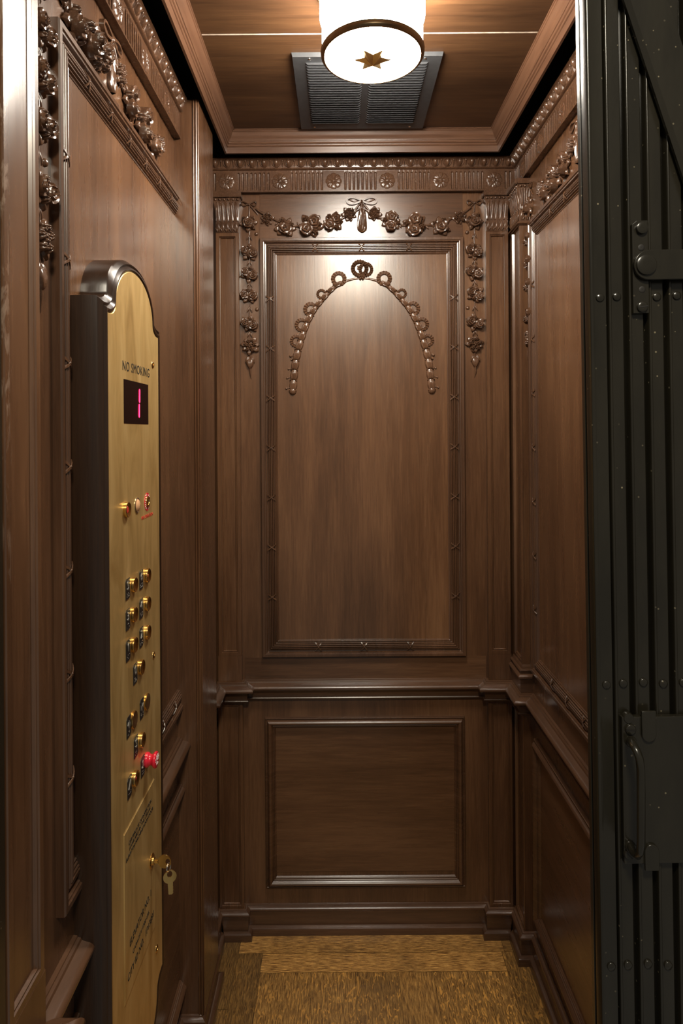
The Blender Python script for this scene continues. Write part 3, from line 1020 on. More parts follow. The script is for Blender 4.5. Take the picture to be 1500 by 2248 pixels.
floral_drop(BACK, -0.2640, 'carved drop of roses left of the tall back panel', (-0.2640, YB, Z(0.4)), None, 1, 3)
floral_drop(BACK, 0.4065, 'carved drop of roses right of the tall back panel', (0.4065, YB, Z(0.4)), None, -1, 8)
floral_drop(LEFT, 0.8380, 'carved drop of roses on the left wall beside the doorway pilaster', (XL, 0.838, Z(0.4)), None, 1, 12, bow=False)
floral_drop(RIGHT, 1.7790, 'carved drop of roses on the right wall beside the corner pilaster', (XR, 1.779, Z(0.4)), None, -1, 17)


def garland(W, uc, hl, hr, label, loc, seed, ks=1.0):
    t = thing('carved_rose_garland', label, 'carving', loc)
    spec = [(0.115, 0.6455, 0.0215, 2), (0.27, 0.6230, 0.0275, 1), (0.48, 0.6120, 0.0330, 1), (0.72, 0.6070, 0.0285, 3), (0.895, 0.6335, 0.0200, 2)]
    st = MB()
    for sgn, h in ((-1, hl), (1, hr)):
        pts = []
        for i in range(25):
            q = i / 24
            pts.append((uc + sgn * h * q, Z(0.674 - 0.066 * math.sin(PI * min(1, q * 0.93 + 0.03)) ** 0.85) + 0.0015 * math.sin(i * 1.9), 0.004))
        wtube(st, W, pts, 0.0032, 7)
        for i in range(3, 23):
            u, v, w = pts[i]
            leaf(st, W, u, v, 0.001, (PI if sgn < 0 else 0) + (0.9 if i % 2 else -0.9), 0.016, 0.0036, 0.0045, 0.4)
    st.build('stem', WC, t, smooth=60)
    for sgn, h in ((-1, hl), (1, hr)):
        for k, (f, z, sz, kd) in enumerate(spec):
            cluster(W, t, uc + sgn * h * f, Z(z), sz * ks * 1.12, seed * 17 + k + (50 if sgn > 0 else 0), kd, sgn * 0.35)
    b = MB(); v0 = Z(0.6830)
    for s in (-1, 1):          # flat looped ribbon: bow loops
        rows = []
        for i in range(15):
            a = 2 * PI * i / 14
            cu, cv = uc + s * (0.0235 - 0.0205 * math.cos(a)), v0 + 0.0015 + 0.0088 * math.sin(a) * (1 - 0.45 * math.cos(a))
            n = Vector((-s * math.cos(a), math.sin(a)))
            rows.append([W(cu + n.x * d, cv + n.y * d, w) for d, w in ((0.0034, -0.001), (0.0028, 0.0075), (-0.0024, 0.0075), (-0.0034, 0.0005))])
        b.grid(rows)
        # streamers lying on the roses
        wtube(b, W, [(uc + s * 0.003, v0 - 0.004, 0.005), (uc + s * 0.014, v0 - 0.018, 0.005), (uc + s * 0.026, v0 - 0.032, 0.005)], [0.0022, 0.0030, 0.0024], 6)
        leaf(b, W, uc + s * 0.005, v0 + 0.002, 0.0, 0.12 if s > 0 else PI - 0.12, 0.038, 0.0065, 0.003, 0.2)
    b.dome(W, uc, v0, 0.001, 0.0062, 0.0062, 0.0085)
    bow = b.build('ribbon_bow', WC, t, smooth=60)
    m = MB()
    rows = []
    for i in range(15):        # hanging loop of ribbon
        q = i / 14
        v = v0 - 0.006 - 0.086 * q
        hw = 0.0045 + 0.0115 * math.sin(PI * min(1, q * 0.62 + 0.02)) * (1 if q < 0.86 else math.sqrt(max(0, 1 - ((q - 0.86) / 0.14) ** 2)) + 0.02)
        row = []
        for j in range(13):
            s = j / 6 - 1
            w = 0.0095 * (1 - s * s) ** 0.5 * (0.75 + 0.25 * q) - 0.0050 * math.exp(-((s - 0.10) * 3.6) ** 2) * (0.3 < q < 0.93) + 0.0014 * math.sin(s * 9 + q * 5) * (abs(s) < 0.95)
            row.append(W(uc + s * hw + 0.001, v, w - 0.0008 * (abs(s) > 0.99)))
        rows.append(row)
    m.grid(rows)
    m.build('hanging_loop', WC, bow, smooth=60)
    return t


garland(BACK, 0.0715, 0.315, 0.325, 'carved garland of roses and bow above the back panel', (0.0715, YB, Z(0.63)), 2)
garland(LEFT, 1.1090, 0.225, 0.330, 'carved garland of roses and bow high on the left wall', (XL, 1.109, Z(0.63)), 5)
garland(RIGHT, 1.4150, 0.300, 0.290, 'carved garland of roses and bow high on the right wall', (XR, 1.415, Z(0.63)), 9)

# ribbon arch inside the back panel -----------------------------------
arch = thing('carved_ribbon_arch', 'carved arch of pleated ribbon and husks inside the back panel', 'carving', (0.0715, YB, Z(0.3)))
inner = [(790.9, 613.5), (776, 616), (762, 620), (738, 634), (714, 660), (694, 685), (678.4, 718), (667, 755), (658, 793.5), (654, 830.5), (652, 858)]
AC = bk(794.5, 700)[0]
half = []
for px, py in inner:
    u, v = bk(px, py)
    half.append(Vector((AC - u, v)))


def arc_samples(pts, step):
    out = []; d = 0; nxt = 0
    for a, b in zip(pts[:-1], pts[1:]):
        L = (b - a).length
        while nxt <= d + L:
            q = (nxt - d) / L
            out.append((a.lerp(b, q), (b - a).normalized(), nxt)); nxt += step
        d += L
    return out, d


def smooth_pts(pts, it=3):
    for _ in range(it):
        n = [pts[0]]
        for a, b in zip(pts[:-1], pts[1:]):
            n += [a.lerp(b, 0.25), a.lerp(b, 0.75)]
        pts = n + [pts[-1]]
    return pts


half = smooth_pts([p.copy() for p in half])


def pleated_ring(W, mb, u, v, R, r, h, a0=0.0, a1=2 * PI, n=15, w=0.0):
    rows = []
    steps = int(n * 6 * (a1 - a0) / (2 * PI))
    for i in range(steps + 1):
        a = a0 + (a1 - a0) * i / steps
        rip = 0.5 - 0.5 * math.cos(2 * PI * (i % 6) / 6)
        row = []
        for j in range(7):
            q = j / 6
            rad = r + (R - r) * q * (1 + 0.05 * rip)
            z = h * min(1, math.sin(PI * (0.10 + 0.84 * q)) * 1.6) * (0.35 + 0.65 * rip) + 0.0015
            if j in (0, 6): z = -0.001
            row.append(W(u + rad * math.cos(a), v + rad * math.sin(a), w + z))
        rows.append(row)
    mb.grid(rows)


for sgn in (-1, 1):
    smp, total = arc_samples(half, 0.002)
    pos = lambda s: smp[min(len(smp) - 1, max(0, int(s / 0.002)))]
    # backing band
    mb = MB(); rows = []
    for p, tdir, d in smp[::3] + [smp[-1]]:
        n = Vector((-tdir.y, tdir.x))
        if n.x < 0: n = -n        # outward, away from the centre line
        if d < 0.02: n = Vector((n.x, abs(n.y)))
        wd = 0.0068 + 0.0077 * min(1, d / 0.12) + 0.0035 * min(1, max(0, d - 0.25) / 0.1)
        hh = 0.0045 + 0.002 * min(1, d / 0.2)
        rows.append([BACK(AC + sgn * (p.x + n.x * wd * q), p.y + n.y * wd * q, hh * math.sin(PI * (0.1 + 0.8 * q)) * (0.8 + 0.2 * math.sin(d * 700)) if 0 < q < 1 else -0.001) for q in (0, 0.15, 0.35, 0.6, 0.85, 1)])
    mb.grid(rows)
    mb.build('ribbon_band', WC2, arch, smooth=60)
    # husks
    d = 0.055
    while d < total - 0.018:
        p, tdir, _ = pos(d)
        n = Vector((-tdir.y, tdir.x)); n = -n if n.x < 0 else n
        L = 0.024 + 0.006 * min(1, d / 0.3)
        wd = 0.0070 + 0.0052 * min(1, d / 0.30)
        c = p + n * (wd * 0.95)
        mb = MB(); rows = []
        for i in range(9):
            q = i / 8
            prof_ = wd * (0.60 + 0.44 * math.sin(PI * min(1, q * 0.8 + 0.1))) * (1.0 if q < 0.9 else 1.08)
            row = []
            for j in range(13):
                s = j / 6 - 1
                z = (0.0098 * math.sqrt(max(0, 1 - s * s)) * (0.70 + 0.42 * math.sin(PI * q * 0.85))) * (1 - 0.16 * abs(math.sin(3 * PI * s)) * (q > 0.15)) + 0.001
                lob = 0.0030 * abs(math.cos(1.5 * PI * s)) * (q ** 3)
                if j in (0, 12): z = -0.001
                if i == 8: z *= 0.45
                pt = c + tdir * (q * L + lob) + n * (s * prof_)
                row.append(BACK(AC + sgn * pt.x, pt.y, z))
            rows.append(row)
        mb.grid(rows)
        for s in (-0.75, 0.05, 0.8):
            pt = c + tdir * (L * 1.0) + n * (s * wd)
            mb.dome(BACK, AC + sgn * pt.x, pt.y, 0.0045, 0.0022, 0.0022, 0.0048, 8, 4)
        mb.build('husk', WC2, arch, smooth=60)
        d += L * 0.98
    # terminal acorn
    p, tdir, _ = smp[-1]
    n = Vector((-tdir.y, tdir.x)); n = -n if n.x < 0 else n
    c = p + n * 0.0120
    mb = MB(); mb.dome(BACK, AC + sgn * c.x, c.y - 0.002, -0.001, 0.0118, 0.0125, 0.0120, 16, 6)
    for k in range(6):
        mb.dome(BACK, AC + sgn * (c.x - 0.007 + 0.0028 * k), c.y + 0.003 - 0.002 * math.sin(PI * k / 5), 0.006, 0.0016, 0.0016, 0.004, 6, 3)
    mb.build('acorn', WC2, arch, smooth=60)
    # pleated ribbon loops and side berries
    for (px, py, R, a0, a1) in ((744, 612.7, 0.0225, 0.0, 2 * PI), (706, 646, 0.0150, 0.3, 4.9), (682.7, 679.6, 0.0220, 0.25, 5.2), (662.7, 713.8, 0.0205, 0.6, 5.3), (651, 749, 0.0190, 0.4, 5.0)):
        R *= 1.06
        u, v = bk(px, py)
        mb = MB()
        if sgn > 0:
            u = 2 * AC - u
            a0, a1 = PI - a1, PI - a0
        pleated_ring(BACK, mb, u, v, R, R * 0.42, 0.0062, a0, a1, 15)
        mb.build('pleated_loop', WC2, arch, smooth=35)
    for (px, py, r) in ((638.5, 782, 0.0048), (641, 790, 0.0040), (634, 810.6, 0.0034), (630.7, 830.5, 0.0034), (629, 853, 0.0038), (634, 851, 0.0025)):
        u, v = bk(px, py)
        if sgn > 0: u = 2 * AC - u
        mb = MB(); mb.dome(BACK, u, v, 0, r, r, r * 1.5, 10, 5)
        wtube(mb, BACK, [(u, v, 0.002), (u - sgn * 0.010, v + 0.003, 0.002)], 0.0016, 6)
        mb.build('berry', WC2, arch, smooth=60)
for k, (px, py, R) in enumerate(((803.5, 592, 0.0225), (790, 590, 0.0265))):
    u, v = bk(px, py)
    mb = MB(); pleated_ring(BACK, mb, u, v, R, R * 0.52, 0.0085 + 0.003 * k, 0, 2 * PI, 19, w=0.001 * k)
    mb.build('pleated_loop', WC2, arch, smooth=35)
u, v = bk(794, 608)
mb = MB(); daisy(mb, BACK, u, v, 0.002, 0.012, 0.009, 6); daisy(mb, BACK, bk(790, 590)[0], bk(790, 588)[1], 0.0, 0.010, 0.005, 5)
mb.build('centre_knot', WC2, arch, smooth=60)

# ------------------------------------------------------------------ ceiling lamp
LX, LY, LZ = 0.0690, 1.2250, Z(0.7190)
lamp = thing('drum_ceiling_lamp', 'lit round drum lamp with bronze bands and star finial on the ceiling', 'lamp', (LX, LY, Z(0.854)))
M = Matrix.Translation((LX, LY, LZ))
mb = MB(); mb.lathe(M, [(0.001, 0.1345), (0.107, 0.1345), (0.1085, 0.132), (0.1085, 0.126), (0.106, 0.123), (0.101, 0.123)], 64)
mb.build('ceiling_plate', BD, lamp)['label'] = 'bronze ceiling ring'
GLASS = emis('lit_opal_glass', (1.0, 0.92, 0.80), 24.5)
mb = MB(); mb.lathe(M, [(0.1005, 0.123), (0.1012, 0.117), (0.1012, 0.075), (0.1005, 0.071), (0.0978, 0.0690), (0.0970, 0.065), (0.0965, 0.010), (0.0965, 0.006)], 64)
mb.build('glass_drum', GLASS, lamp)['label'] = 'glowing opal glass drum'
mb = MB(); mb.lathe(M, [(0.0968, 0.0110), (0.0985, 0.0105), (0.0996, 0.0090), (0.0988, 0.0072), (0.0993, 0.0050), (0.0988, 0.0020), (0.0962, -0.0006), (0.0925, -0.0010), (0.0915, 0.0020)], 64)
mb.build('bottom_band', BD, lamp)['label'] = 'bronze bottom ring'
GLASS2 = emis('lit_glass_diffuser', (1.0, 0.93, 0.82), 41.0)
mb = MB(); mb.lathe(M, [(0.0925, 0.0030), (0.070, 0.0020), (0.04, 0.0012), (0.0005, 0.0008)], 64)
mb.build('diffuser', GLASS2, lamp)['label'] = 'glowing white glass disc'
st = MB(); pts = []
for k in range(12):
    a = PI / 6 * k
    r = 0.0375 if k % 2 == 0 else 0.0185
    pts.append((LX + r * math.cos(a), LY + r * math.sin(a), LZ - 0.0060 if k % 2 == 0 else LZ - 0.0065))
pts.append((LX, LY, LZ - 0.0180)); pts.append((LX, LY, LZ - 0.003))
st.add(pts, [(k, (k + 1) % 12, 12) for k in range(12)] + [((k + 1) % 12, k, 13) for k in range(12)])
st.build('star_finial', BP, lamp, smooth=0)['label'] = 'brass six-pointed star'

# ------------------------------------------------------------------ ceiling vent
VX0, VX1, VY0, VY1 = -0.1020, 0.2410, 1.4360, 1.7840
vent = thing('ceiling_vent', 'dark grey louvred vent plate on the ceiling behind the lamp', 'vent', ((VX0 + VX1) / 2, (VY0 + VY1) / 2, Z(0.854)))
zt, zb = Z(0.854), Z(0.8450)
mb = MB()
mb.add([(VX0, VY0, zt), (VX1, VY0, zt), (VX1, VY1, zt), (VX0, VY1, zt), (VX0 + 0.002, VY0 + 0.002, zb), (VX1 - 0.002, VY0 + 0.002, zb), (VX1 - 0.002, VY1 - 0.002, zb), (VX0 + 0.002, VY1 - 0.002, zb)],
       [(0, 1, 2, 3), (4, 7, 6, 5), (0, 4, 5, 1), (1, 5, 6, 2), (2, 6, 7, 3), (3, 7, 4, 0)])
mb.build('face_plate', GRILL, vent, smooth=0)
xm = (VX0 + VX1) / 2
for (a, b) in ((VX0 + 0.030, xm - 0.0075), (xm + 0.0075, VX1 - 0.030)):
    mb = MB()
    ny = 26; p = (VY1 - VY0 - 0.058) / ny
    for k in range(ny):
        y0 = VY0 + 0.024 + k * p
        rows = []
        for x, q in ((a, 0), (a + 0.004, 0.8), (a + 0.007, 1), (b - 0.007, 1), (b - 0.004, 0.8), (b, 0)):
            rows.append([(x, y0 + p * 0.98, zb + 0.0002), (x, y0 + p * 0.80, zb - 0.0010 * q), (x, y0 + p * 0.35, zb - 0.0042 * q), (x, y0 + p * 0.12, zb - 0.0054 * q), (x, y0 + p * 0.04, zb - 0.0050 * q), (x, y0 + p * 0.06, zb + 0.0002)])
        mb.grid(rows)
    mb.build('louvre_bank', GRILL, vent, smooth=50)
for x in (VX0 + 0.040, VX1 - 0.040):
    for y in (VY0 + 0.011, VY1 - 0.015):
        mb = MB(); mb.lathe(Matrix.Translation((x, y, zb)), [(0.0036, 0.0), (0.0034, -0.0012), (0.0018, -0.0022), (0.0002, -0.0024)], 12)
        mb.build('screw', CHR, vent)

# ------------------------------------------------------------------ control panel
BX = -0.3460                     # plane of the brass plate
HX = -0.3560                     # front plane of the housing's side
PANEL = Wall((BX, 0, 0), (0, 1, 0), (1, 0, 0))


def outline(hw, shl, top, ahw, cove, n=14):
    c = 1.0885
    up = []
    ac = shl + cove
    up.append((hw, shl))
    ch = hw - 0.006 - ahw
    for i in range(7):
        a = -PI / 2 - PI / 2 * i / 6
        up.append((hw - 0.006 + ch * math.cos(a), ac + cove * math.sin(a)))
    for i in range(1, 2 * n):
        a = PI * i / (2 * n)
        up.append((ahw * math.cos(a), ac + (top - ac) * math.sin(a)))
    for i in range(7):
        a = -PI / 2 * i / 6
        up.append((-(hw - 0.006 + ch * math.cos(-PI + PI / 2 * i / 6)), ac + cove * math.sin(-PI + PI / 2 * i / 6)))
    up.append((-hw, shl))
    return up                      # from +hw side over the top to -hw side


def full(hw, shl, top, ahw, cove):
    mid = -0.4185                  # the plate is symmetrical about this height
    up = outline(hw, shl, top, ahw, cove)
    lo = [(x, 2 * mid - z) for x, z in reversed(up)]
    return [(1.0885 + x, Z(z)) for x, z in up + lo]


OB = full(0.1335, 0.1810, 0.2705, 0.0980, 0.0190)
OW = full(0.1535, 0.2025, 0.2890, 0.1130, 0.0150)
cp = thing('lift_control_panel', 'tall brass control panel in a dark wooden case on the left wall', 'control panel', (XL, 1.0885, Z(-0.42)))
n = len(OB)
rows = [[(XL, y, z) for y, z in OW], [(HX, y, z) for y, z in OW]]
for q, x in ((0.10, HX + 0.0025), (0.25, HX + 0.0065), (0.35, HX + 0.0085), (0.45, HX + 0.0075), (0.52, HX + 0.0060), (0.60, HX + 0.0085), (0.72, HX + 0.0115), (0.84, HX + 0.0115), (0.93, HX + 0.0100), (1.0, HX + 0.0080)):
    rows.append([(x, a[0] * (1 - q) + b[0] * q, a[1] * (1 - q) + b[1] * q) for a, b in zip(OW, OB)])
mb = MB(); mb.grid(rows, True)
mb.build('housing', WHS, cp, smooth=40)['label'] = 'dark wooden case with moulded rim'
mb = MB()
inner_ = [(1.0885 + (y - 1.0885) * 0.985, z) for y, z in OB]
mb.grid([[(BX - 0.006, y, z) for y, z in OB], [(BX - 0.0008, y, z) for y, z in OB], [(BX, 1.0885 + (y - 1.0885) * 0.9925, z - 0.0008 * (1 if z > 1.2 else -1)) for y, z in OB]], True)
cap = [(BX, 1.0885 + (y - 1.0885) * 0.9925, z - 0.0008 * (1 if z > 1.2 else -1)) for y, z in OB]
mb.add(cap, [tuple(range(n))])
plate = mb.build('face_plate', BR, cp, smooth=40)
plate['label'] = 'brushed brass plate'


def at(px, py):
    return lf(px, py, BX)


def PM(y, z, x=BX):              # local frame on the plate: x right, y up, z out
    return Matrix(((0, 0, 1, x), (1, 0, 0, y), (0, 1, 0, z), (0, 0, 0, 1)))


def text(body, y, z, size, mat, parent, sx=1.0, x=BX + 0.0002, ext=0.0002, font=None, align='CENTER', name='lettering', bold=0.0, sp=1.0):
    cu = bpy.data.curves.new(name, 'FONT')
    cu.body = body; cu.size = size; cu.align_x = align; cu.align_y = 'CENTER'
    cu.extrude = ext; cu.offset = bold; cu.space_character = sp
    cu.resolution_u = 3
    cu.materials.append(mat)
    o = bpy.data.objects.new(name, cu)
    COL.objects.link(o)
    M = PM(y, z, x) @ Matrix.Diagonal((sx, 1, 1, 1))
    p0 = WLOC[parent.name]
    o.matrix_world = Matrix.Translation((-p0[0], -p0[1], -p0[2])) @ M
    o.parent = parent
    return o


# display
ya, za = at(271.3, 832.0); yb, zb_ = at(325.6, 931.6)
yc_, zc_ = at(325.4, 844.8)
za2 = (za + zc_) / 2
mb = MB(); mb.wbox(PANEL, ya, yb, zb_, za2, -0.002, 0.0004)
dsp = mb.build('floor_display', DISP, cp, smooth=0); dsp['label'] = 'dark red floor indicator window'
y1, z1 = at(305.5, 888)
mb = MB()
hh_ = (za2 - zb_) / 2; zm = (za2 + zb_) / 2 + 0.0
for s in (1, -1):
    c = zm + s * hh_ * 0.36
    y_ = y1 + s * 0.0012
    mb.wpoly(PANEL, [(y_ - 0.0022, c - hh_ * 0.30), (y_ + 0.0002, c - hh_ * 0.335), (y_ + 0.0022, c - hh_ * 0.29), (y_ + 0.0028, c + hh_ * 0.29), (y_ + 0.0012, c + hh_ * 0.335), (y_ - 0.0008, c + hh_ * 0.30)], 0.0004, 0.0008)
mb.build('lit_digit', LED, dsp, smooth=0)['label'] = 'glowing red digit 1'
mb = MB()
for s in (1, -1):
    c = zm + s * hh_ * 0.36
    y_ = y1 + s * 0.0012 - 0.0030
    mb.wpoly(PANEL, [(y_ - 0.0040, c - hh_ * 0.24), (y_ + 0.0002, c - hh_ * 0.34), (y_ + 0.0050, c - hh_ * 0.31), (y_ + 0.0068, c + hh_ * 0.31), (y_ + 0.0012, c + hh_ * 0.34), (y_ - 0.0034, c + hh_ * 0.26)], 0.0004, 0.0005)
mb.build('segment_glow', LEDG, dsp, smooth=0)
# NO SMOKING
ya, za = at(266.7, 805); yb, zb2 = at(329.4, 820)
text('NO SMOKING', (ya + yb) / 2, (za + zb2) / 2 + 0.0005, 0.0225, ENG, cp, sx=(yb - ya) / 0.160 * 0.98, bold=0.0, sp=1.12)

# screws on the plate
for (px, py) in ((335, 801), (337.2, 1438), (343.8, 2083)):
    y, z = at(px, py)
    mb = MB(); mb.lathe(PM(y, z), [(0.0070, -0.0005), (0.0070, 0.0003), (0.0062, 0.0012), (0.0040, 0.0022), (0.0020, 0.0020), (0.0018, 0.0008), (0.0002, 0.0008)], 20)
    mb.build('screw', BP, cp, smooth=50)

BTN = [(0.0124, -0.0005), (0.0126, 0.0040), (0.0124, 0.0052), (0.0117, 0.0057), (0.0106, 0.0050), (0.0070, 0.0034), (0.0030, 0.0027), (0.0002, 0.0026)]
# plate centre, button centre, digits
CALLS = [('6', 309.7, 1272.3, 321.0, 1263.3, 0), ('5', 280.0, 1292.8, 291.5, 1284.0, 0), ('4', 309.7, 1335.9, 321.2, 1325.3, 0), ('3', 280.3, 1360.0, 291.5, 1349.5, 0),
         ('2', 309.9, 1398.5, 321.4, 1388.0, 0), ('1', 280.8, 1427.8, 292.0, 1415.5, 0), ('0', 296.5, 1478.5, 307.6, 1464.5, 0),
         ('close', 310.8, 1555.5, 321.5, 1540.5, 1), ('open', 282.2, 1594.9, 292.8, 1580.0, 1), ('S', 298.0, 1638.8, 308.8, 1624.5, 0),
         ('phone', 284.0, 1727.6, 294.5, 1708.5, 0)]


def label_plate(y, z, sym, par):
    w, h, c = 0.0100, 0.0165, 0.0035
    mb = MB(); mb.wpoly(PANEL, [(y - w, z - h), (y + w - c, z - h), (y + w, z - h + c), (y + w, z + h), (y - w + c, z + h), (y - w, z + h - c)], -0.0005, 0.0010)
    lp = mb.build('label_plate', PLT, par, smooth=0); lp['label'] = 'black tactile label'
    if sym in ('close', 'open'):
        m = MB()
        s = 1 if sym == 'close' else -1
        for q in (-1, 1):
            m.wpoly(PANEL, [(y + q * 0.0065, z + 0.008), (y + q * 0.0065, z - 0.001), (y + q * 0.0022, z + 0.0035)][::q] if s > 0 else
                    [(y + q * 0.0022, z + 0.008), (y + q * 0.0022, z - 0.001), (y + q * 0.0065, z + 0.0035)], 0.0009, 0.0016)
        m.wbox(PANEL, y - 0.0005, y + 0.0005, z - 0.003, z + 0.010, 0.0009, 0.0016)
        m.build('symbol', SIL, lp, smooth=0)
    elif sym == 'bell':
        m = MB(); m.wpoly(PANEL, [(y - 0.006, z - 0.001), (y + 0.006, z - 0.001), (y + 0.004, z + 0.002), (y + 0.0035, z + 0.008), (y, z + 0.011), (y - 0.0035, z + 0.008), (y - 0.004, z + 0.002)], 0.0009, 0.0016)
        m.dome(PANEL, y, z - 0.0025, 0.0009, 0.0016, 0.0016, 0.001, 8, 2)
        m.build('symbol', SIL, lp, smooth=0)
    elif sym == 'phone':
        m = MB(); m.wpoly(PANEL, [(y - 0.006, z - 0.002), (y - 0.003, z - 0.004), (y - 0.001, z - 0.001), (y + 0.003, z + 0.006), (y + 0.006, z + 0.007), (y + 0.005, z + 0.011), (y + 0.002, z + 0.011), (y - 0.004, z + 0.001)], 0.0009, 0.0016)
        m.build('symbol', SIL, lp, smooth=0)
    else:
        text(sym, y, z + 0.0045, 0.0195, SIL, lp, sx=0.95, x=BX + 0.0012, ext=0.0004, name='numeral', bold=0.0002)
    m = MB()
    rr = random.Random(hash_(sym))
    for i in range(3):
        for j in range(4):
            if rr.random() < 0.55:
                m.dome(PANEL, y - 0.0052 + j * 0.0034, z - 0.0070 - i * 0.0026, 0.0009, 0.0008, 0.0008, 0.0007, 6, 2)
    if m.v: m.build('braille_dots', SIL, lp, smooth=60)
    return lp


def hash_(s):
    return sum(ord(c) * (i + 3) for i, c in enumerate(s))


for sym, lx, ly, bx_, by_, flat in CALLS:
    y, z = at(lx, ly)
    label_plate(y, z, sym, cp)
    y, z = at(bx_, by_)
    mb = MB()
    if flat:
        mb.lathe(PM(y, z), [(0.0142, -0.0005), (0.0144, 0.0022), (0.0136, 0.0032), (0.0002, 0.0034)], 32)
    else:
        mb.lathe(PM(y, z), BTN, 32)
    b = mb.build('push_button', BP, cp, smooth=35)
    b['label'] = 'flat brass door button' if flat else 'dished brass push button'
    if sym in ('6', 'phone'):
        m = MB(); m.lathe(PM(y, z), [(0.0030, 0.0026), (0.0026, 0.0036), (0.0002, 0.0040)], 12)
        m.build('indicator_jewel', GOLDP if sym == '6' else REDT, b)
# red alarm knob
y, z = at(320.5, 1668); label_plate(*at(313.0, 1681.8), 'bell', cp)
mb = MB(); mb.lathe(PM(y, z), [(0.0125, -0.0005), (0.0130, 0.0030), (0.0125, 0.0048), (0.0105, 0.0065), (0.0092, 0.0095), (0.0098, 0.0120), (0.0122, 0.0140), (0.0138, 0.0155), (0.0142, 0.0178), (0.0132, 0.0195), (0.0115, 0.0200), (0.0002, 0.0200)], 36)
kn = mb.build('stop_knob', REDK, cp, smooth=45); kn['label'] = 'red mushroom pull knob'
text('STOP', y, z + 0.0015, 0.0085, WHT, kn, x=BX + 0.0201, ext=0.0003, bold=0.0002)
text('PUSH', y, z + 0.0075, 0.0050, WHT, kn, x=BX + 0.0201, ext=0.0003)
text('PULL', y, z - 0.0060, 0.0050, WHT, kn, x=BX + 0.0201, ext=0.0003)
# upper row: alarm button with red mark, lens, fire key switch
y, z = at(275.5, 1119)
mb = MB(); mb.lathe(PM(y, z), BTN, 32)
b = mb.build('push_button', BP, cp, smooth=35); b['label'] = 'brass button marked in red'
m = MB(); m.lathe(PM(y, z), [(0.0060, 0.0028), (0.0052, 0.0038), (0.0002, 0.0040)], 14)
m.build('red_mark', REDT, b)
y, z = at(300.7, 1109.3)
mb = MB(); mb.lathe(PM(y, z), [(0.0132, -0.0005), (0.0134, 0.0012), (0.0120, 0.0020), (0.0112, 0.0014)], 32)
bz = mb.build('lens_bezel', CHR, cp, smooth=45)
mb = MB(); mb.lathe(PM(y, z), [(0.0113, 0.0012), (0.0085, 0.0036), (0.0045, 0.0050), (0.0002, 0.0054)], 32)
mb.build('amber_lens', LENS, bz, smooth=60)
y, z = at(323.0, 1101.3)
mb = MB(); mb.lathe(PM(y, z), [(0.0160, -0.0003), (0.0160, 0.0006), (0.0100, 0.0008), (0.0100, 0.0002)], 40)
rg = mb.build('fire_switch_ring', REDK, cp, smooth=45); rg['label'] = 'red ring with white lettering'
for k in range(20):
    if k in (9, 10, 19, 0): continue
    a = 2 * PI * k / 20 + PI / 2
    m = MB(); r0, r1 = 0.0118, 0.0145
    da = 0.055 if k % 3 else 0.035
    m.wpoly(PANEL, [(y + r * math.cos(a + d), z + r * math.sin(a + d)) for r, d in ((r0, -da), (r1, -da), (r1, da), (r0, da))], 0.0006, 0.0010)
    m.build('ring_letter', WHT, rg, smooth=0)
mb = MB(); mb.lathe(PM(y, z), [(0.0102, -0.0005), (0.0102, 0.0022), (0.0090, 0.0030), (0.0055, 0.0030), (0.0050, 0.0016), (0.0002, 0.0016)], 28)
ks = mb.build('key_switch', BP, cp, smooth=40)
m = MB(); m.wbox(PANEL, y - 0.0006, y + 0.0006, z - 0.0032, z + 0.0032, 0.0015, 0.0018)
m.build('keyhole', ENG, ks, smooth=0)
ya, za = at(308.5, 1137); yb, zb2 = at(337.0, 1127)
text('FIRE OPERATION', (ya + yb) / 2, (za + zb2) / 2 - 0.001, 0.0085, REDT, cp, sx=(yb - ya) / 0.0745)

# engraved cabinet door
c1 = at(269.5, 1832.2); c2 = at(337.8, 1711.6); c3 = at(340.2, 2033.8); c4 = at(274.3, 2205.6)
y0 = (c1[0] + c4[0]) / 2; y1 = (c2[0] + c3[0]) / 2; zt = (c1[1] + c2[1]) / 2; zl = (c3[1] + c4[1]) / 2
mb = MB()
mb.grid([[PANEL(y, z, w) for w, y, z in ((0.0, y0 - 0.0004, zz), (0.0, y0 - 0.0004, zz))] for zz in (zt, zl)])
g = 0.0006
dr = sweep_wall(PANEL, [(y0 - g, zl - g), (y1 + g, zl - g), (y1 + g, zt + g), (y0 - g, zt + g)], [(0, 0.0), (0.0002, 0.0003), (0.0016, 0.0005), (0.0020, 0.0012), (0.0024, 0.0014)])
dr.add([PANEL(y, z, 0.0014) for y, z in ((y0 + 0.0018, zl + 0.0018), (y1 - 0.0018, zl + 0.0018), (y1 - 0.0018, zt - 0.0018), (y0 + 0.0018, zt - 0.0018))], [(0, 1, 2, 3)])
dob = dr.build('cabinet_door', BR, cp, smooth=0); dob['label'] = 'small engraved brass door'
yc = (y0 + y1) / 2; XT = BX + 0.0016
wd = y1 - y0


def line(body, py_mid, frac, size):
    # fit: measured text width in font units
    o = text(body, yc, 0, size, ENG, dob, x=XT)
    bpy.context.view_layer.update()
    w = o.dimensions.x
    return o, w


def fitted(body, z, width, size, bold=0.0, tall=1.0, ycen=None):
    o = text(body, 0, 0, size, ENG, dob, x=XT, bold=bold)
    w = max(1e-4, o.dimensions[0] if o.dimensions[0] > 0 else size * 0.6 * len(body))
    bpy.context.view_layer.update()
    w = max(1e-4, o.dimensions[0])
    p0 = WLOC[dob.name]
    o.matrix_world = PM(ycen or yc, z, XT) @ Matrix.Diagonal((width / w, tall, 1, 1))
    o.matrix_parent_inverse = Matrix.Identity(4)
    o.matrix_basis = Matrix.Translation((-p0[0], -p0[1], -p0[2])) @ (PM(ycen or yc, z, XT) @ Matrix.Diagonal((width / w, tall, 1, 1)))
    return o


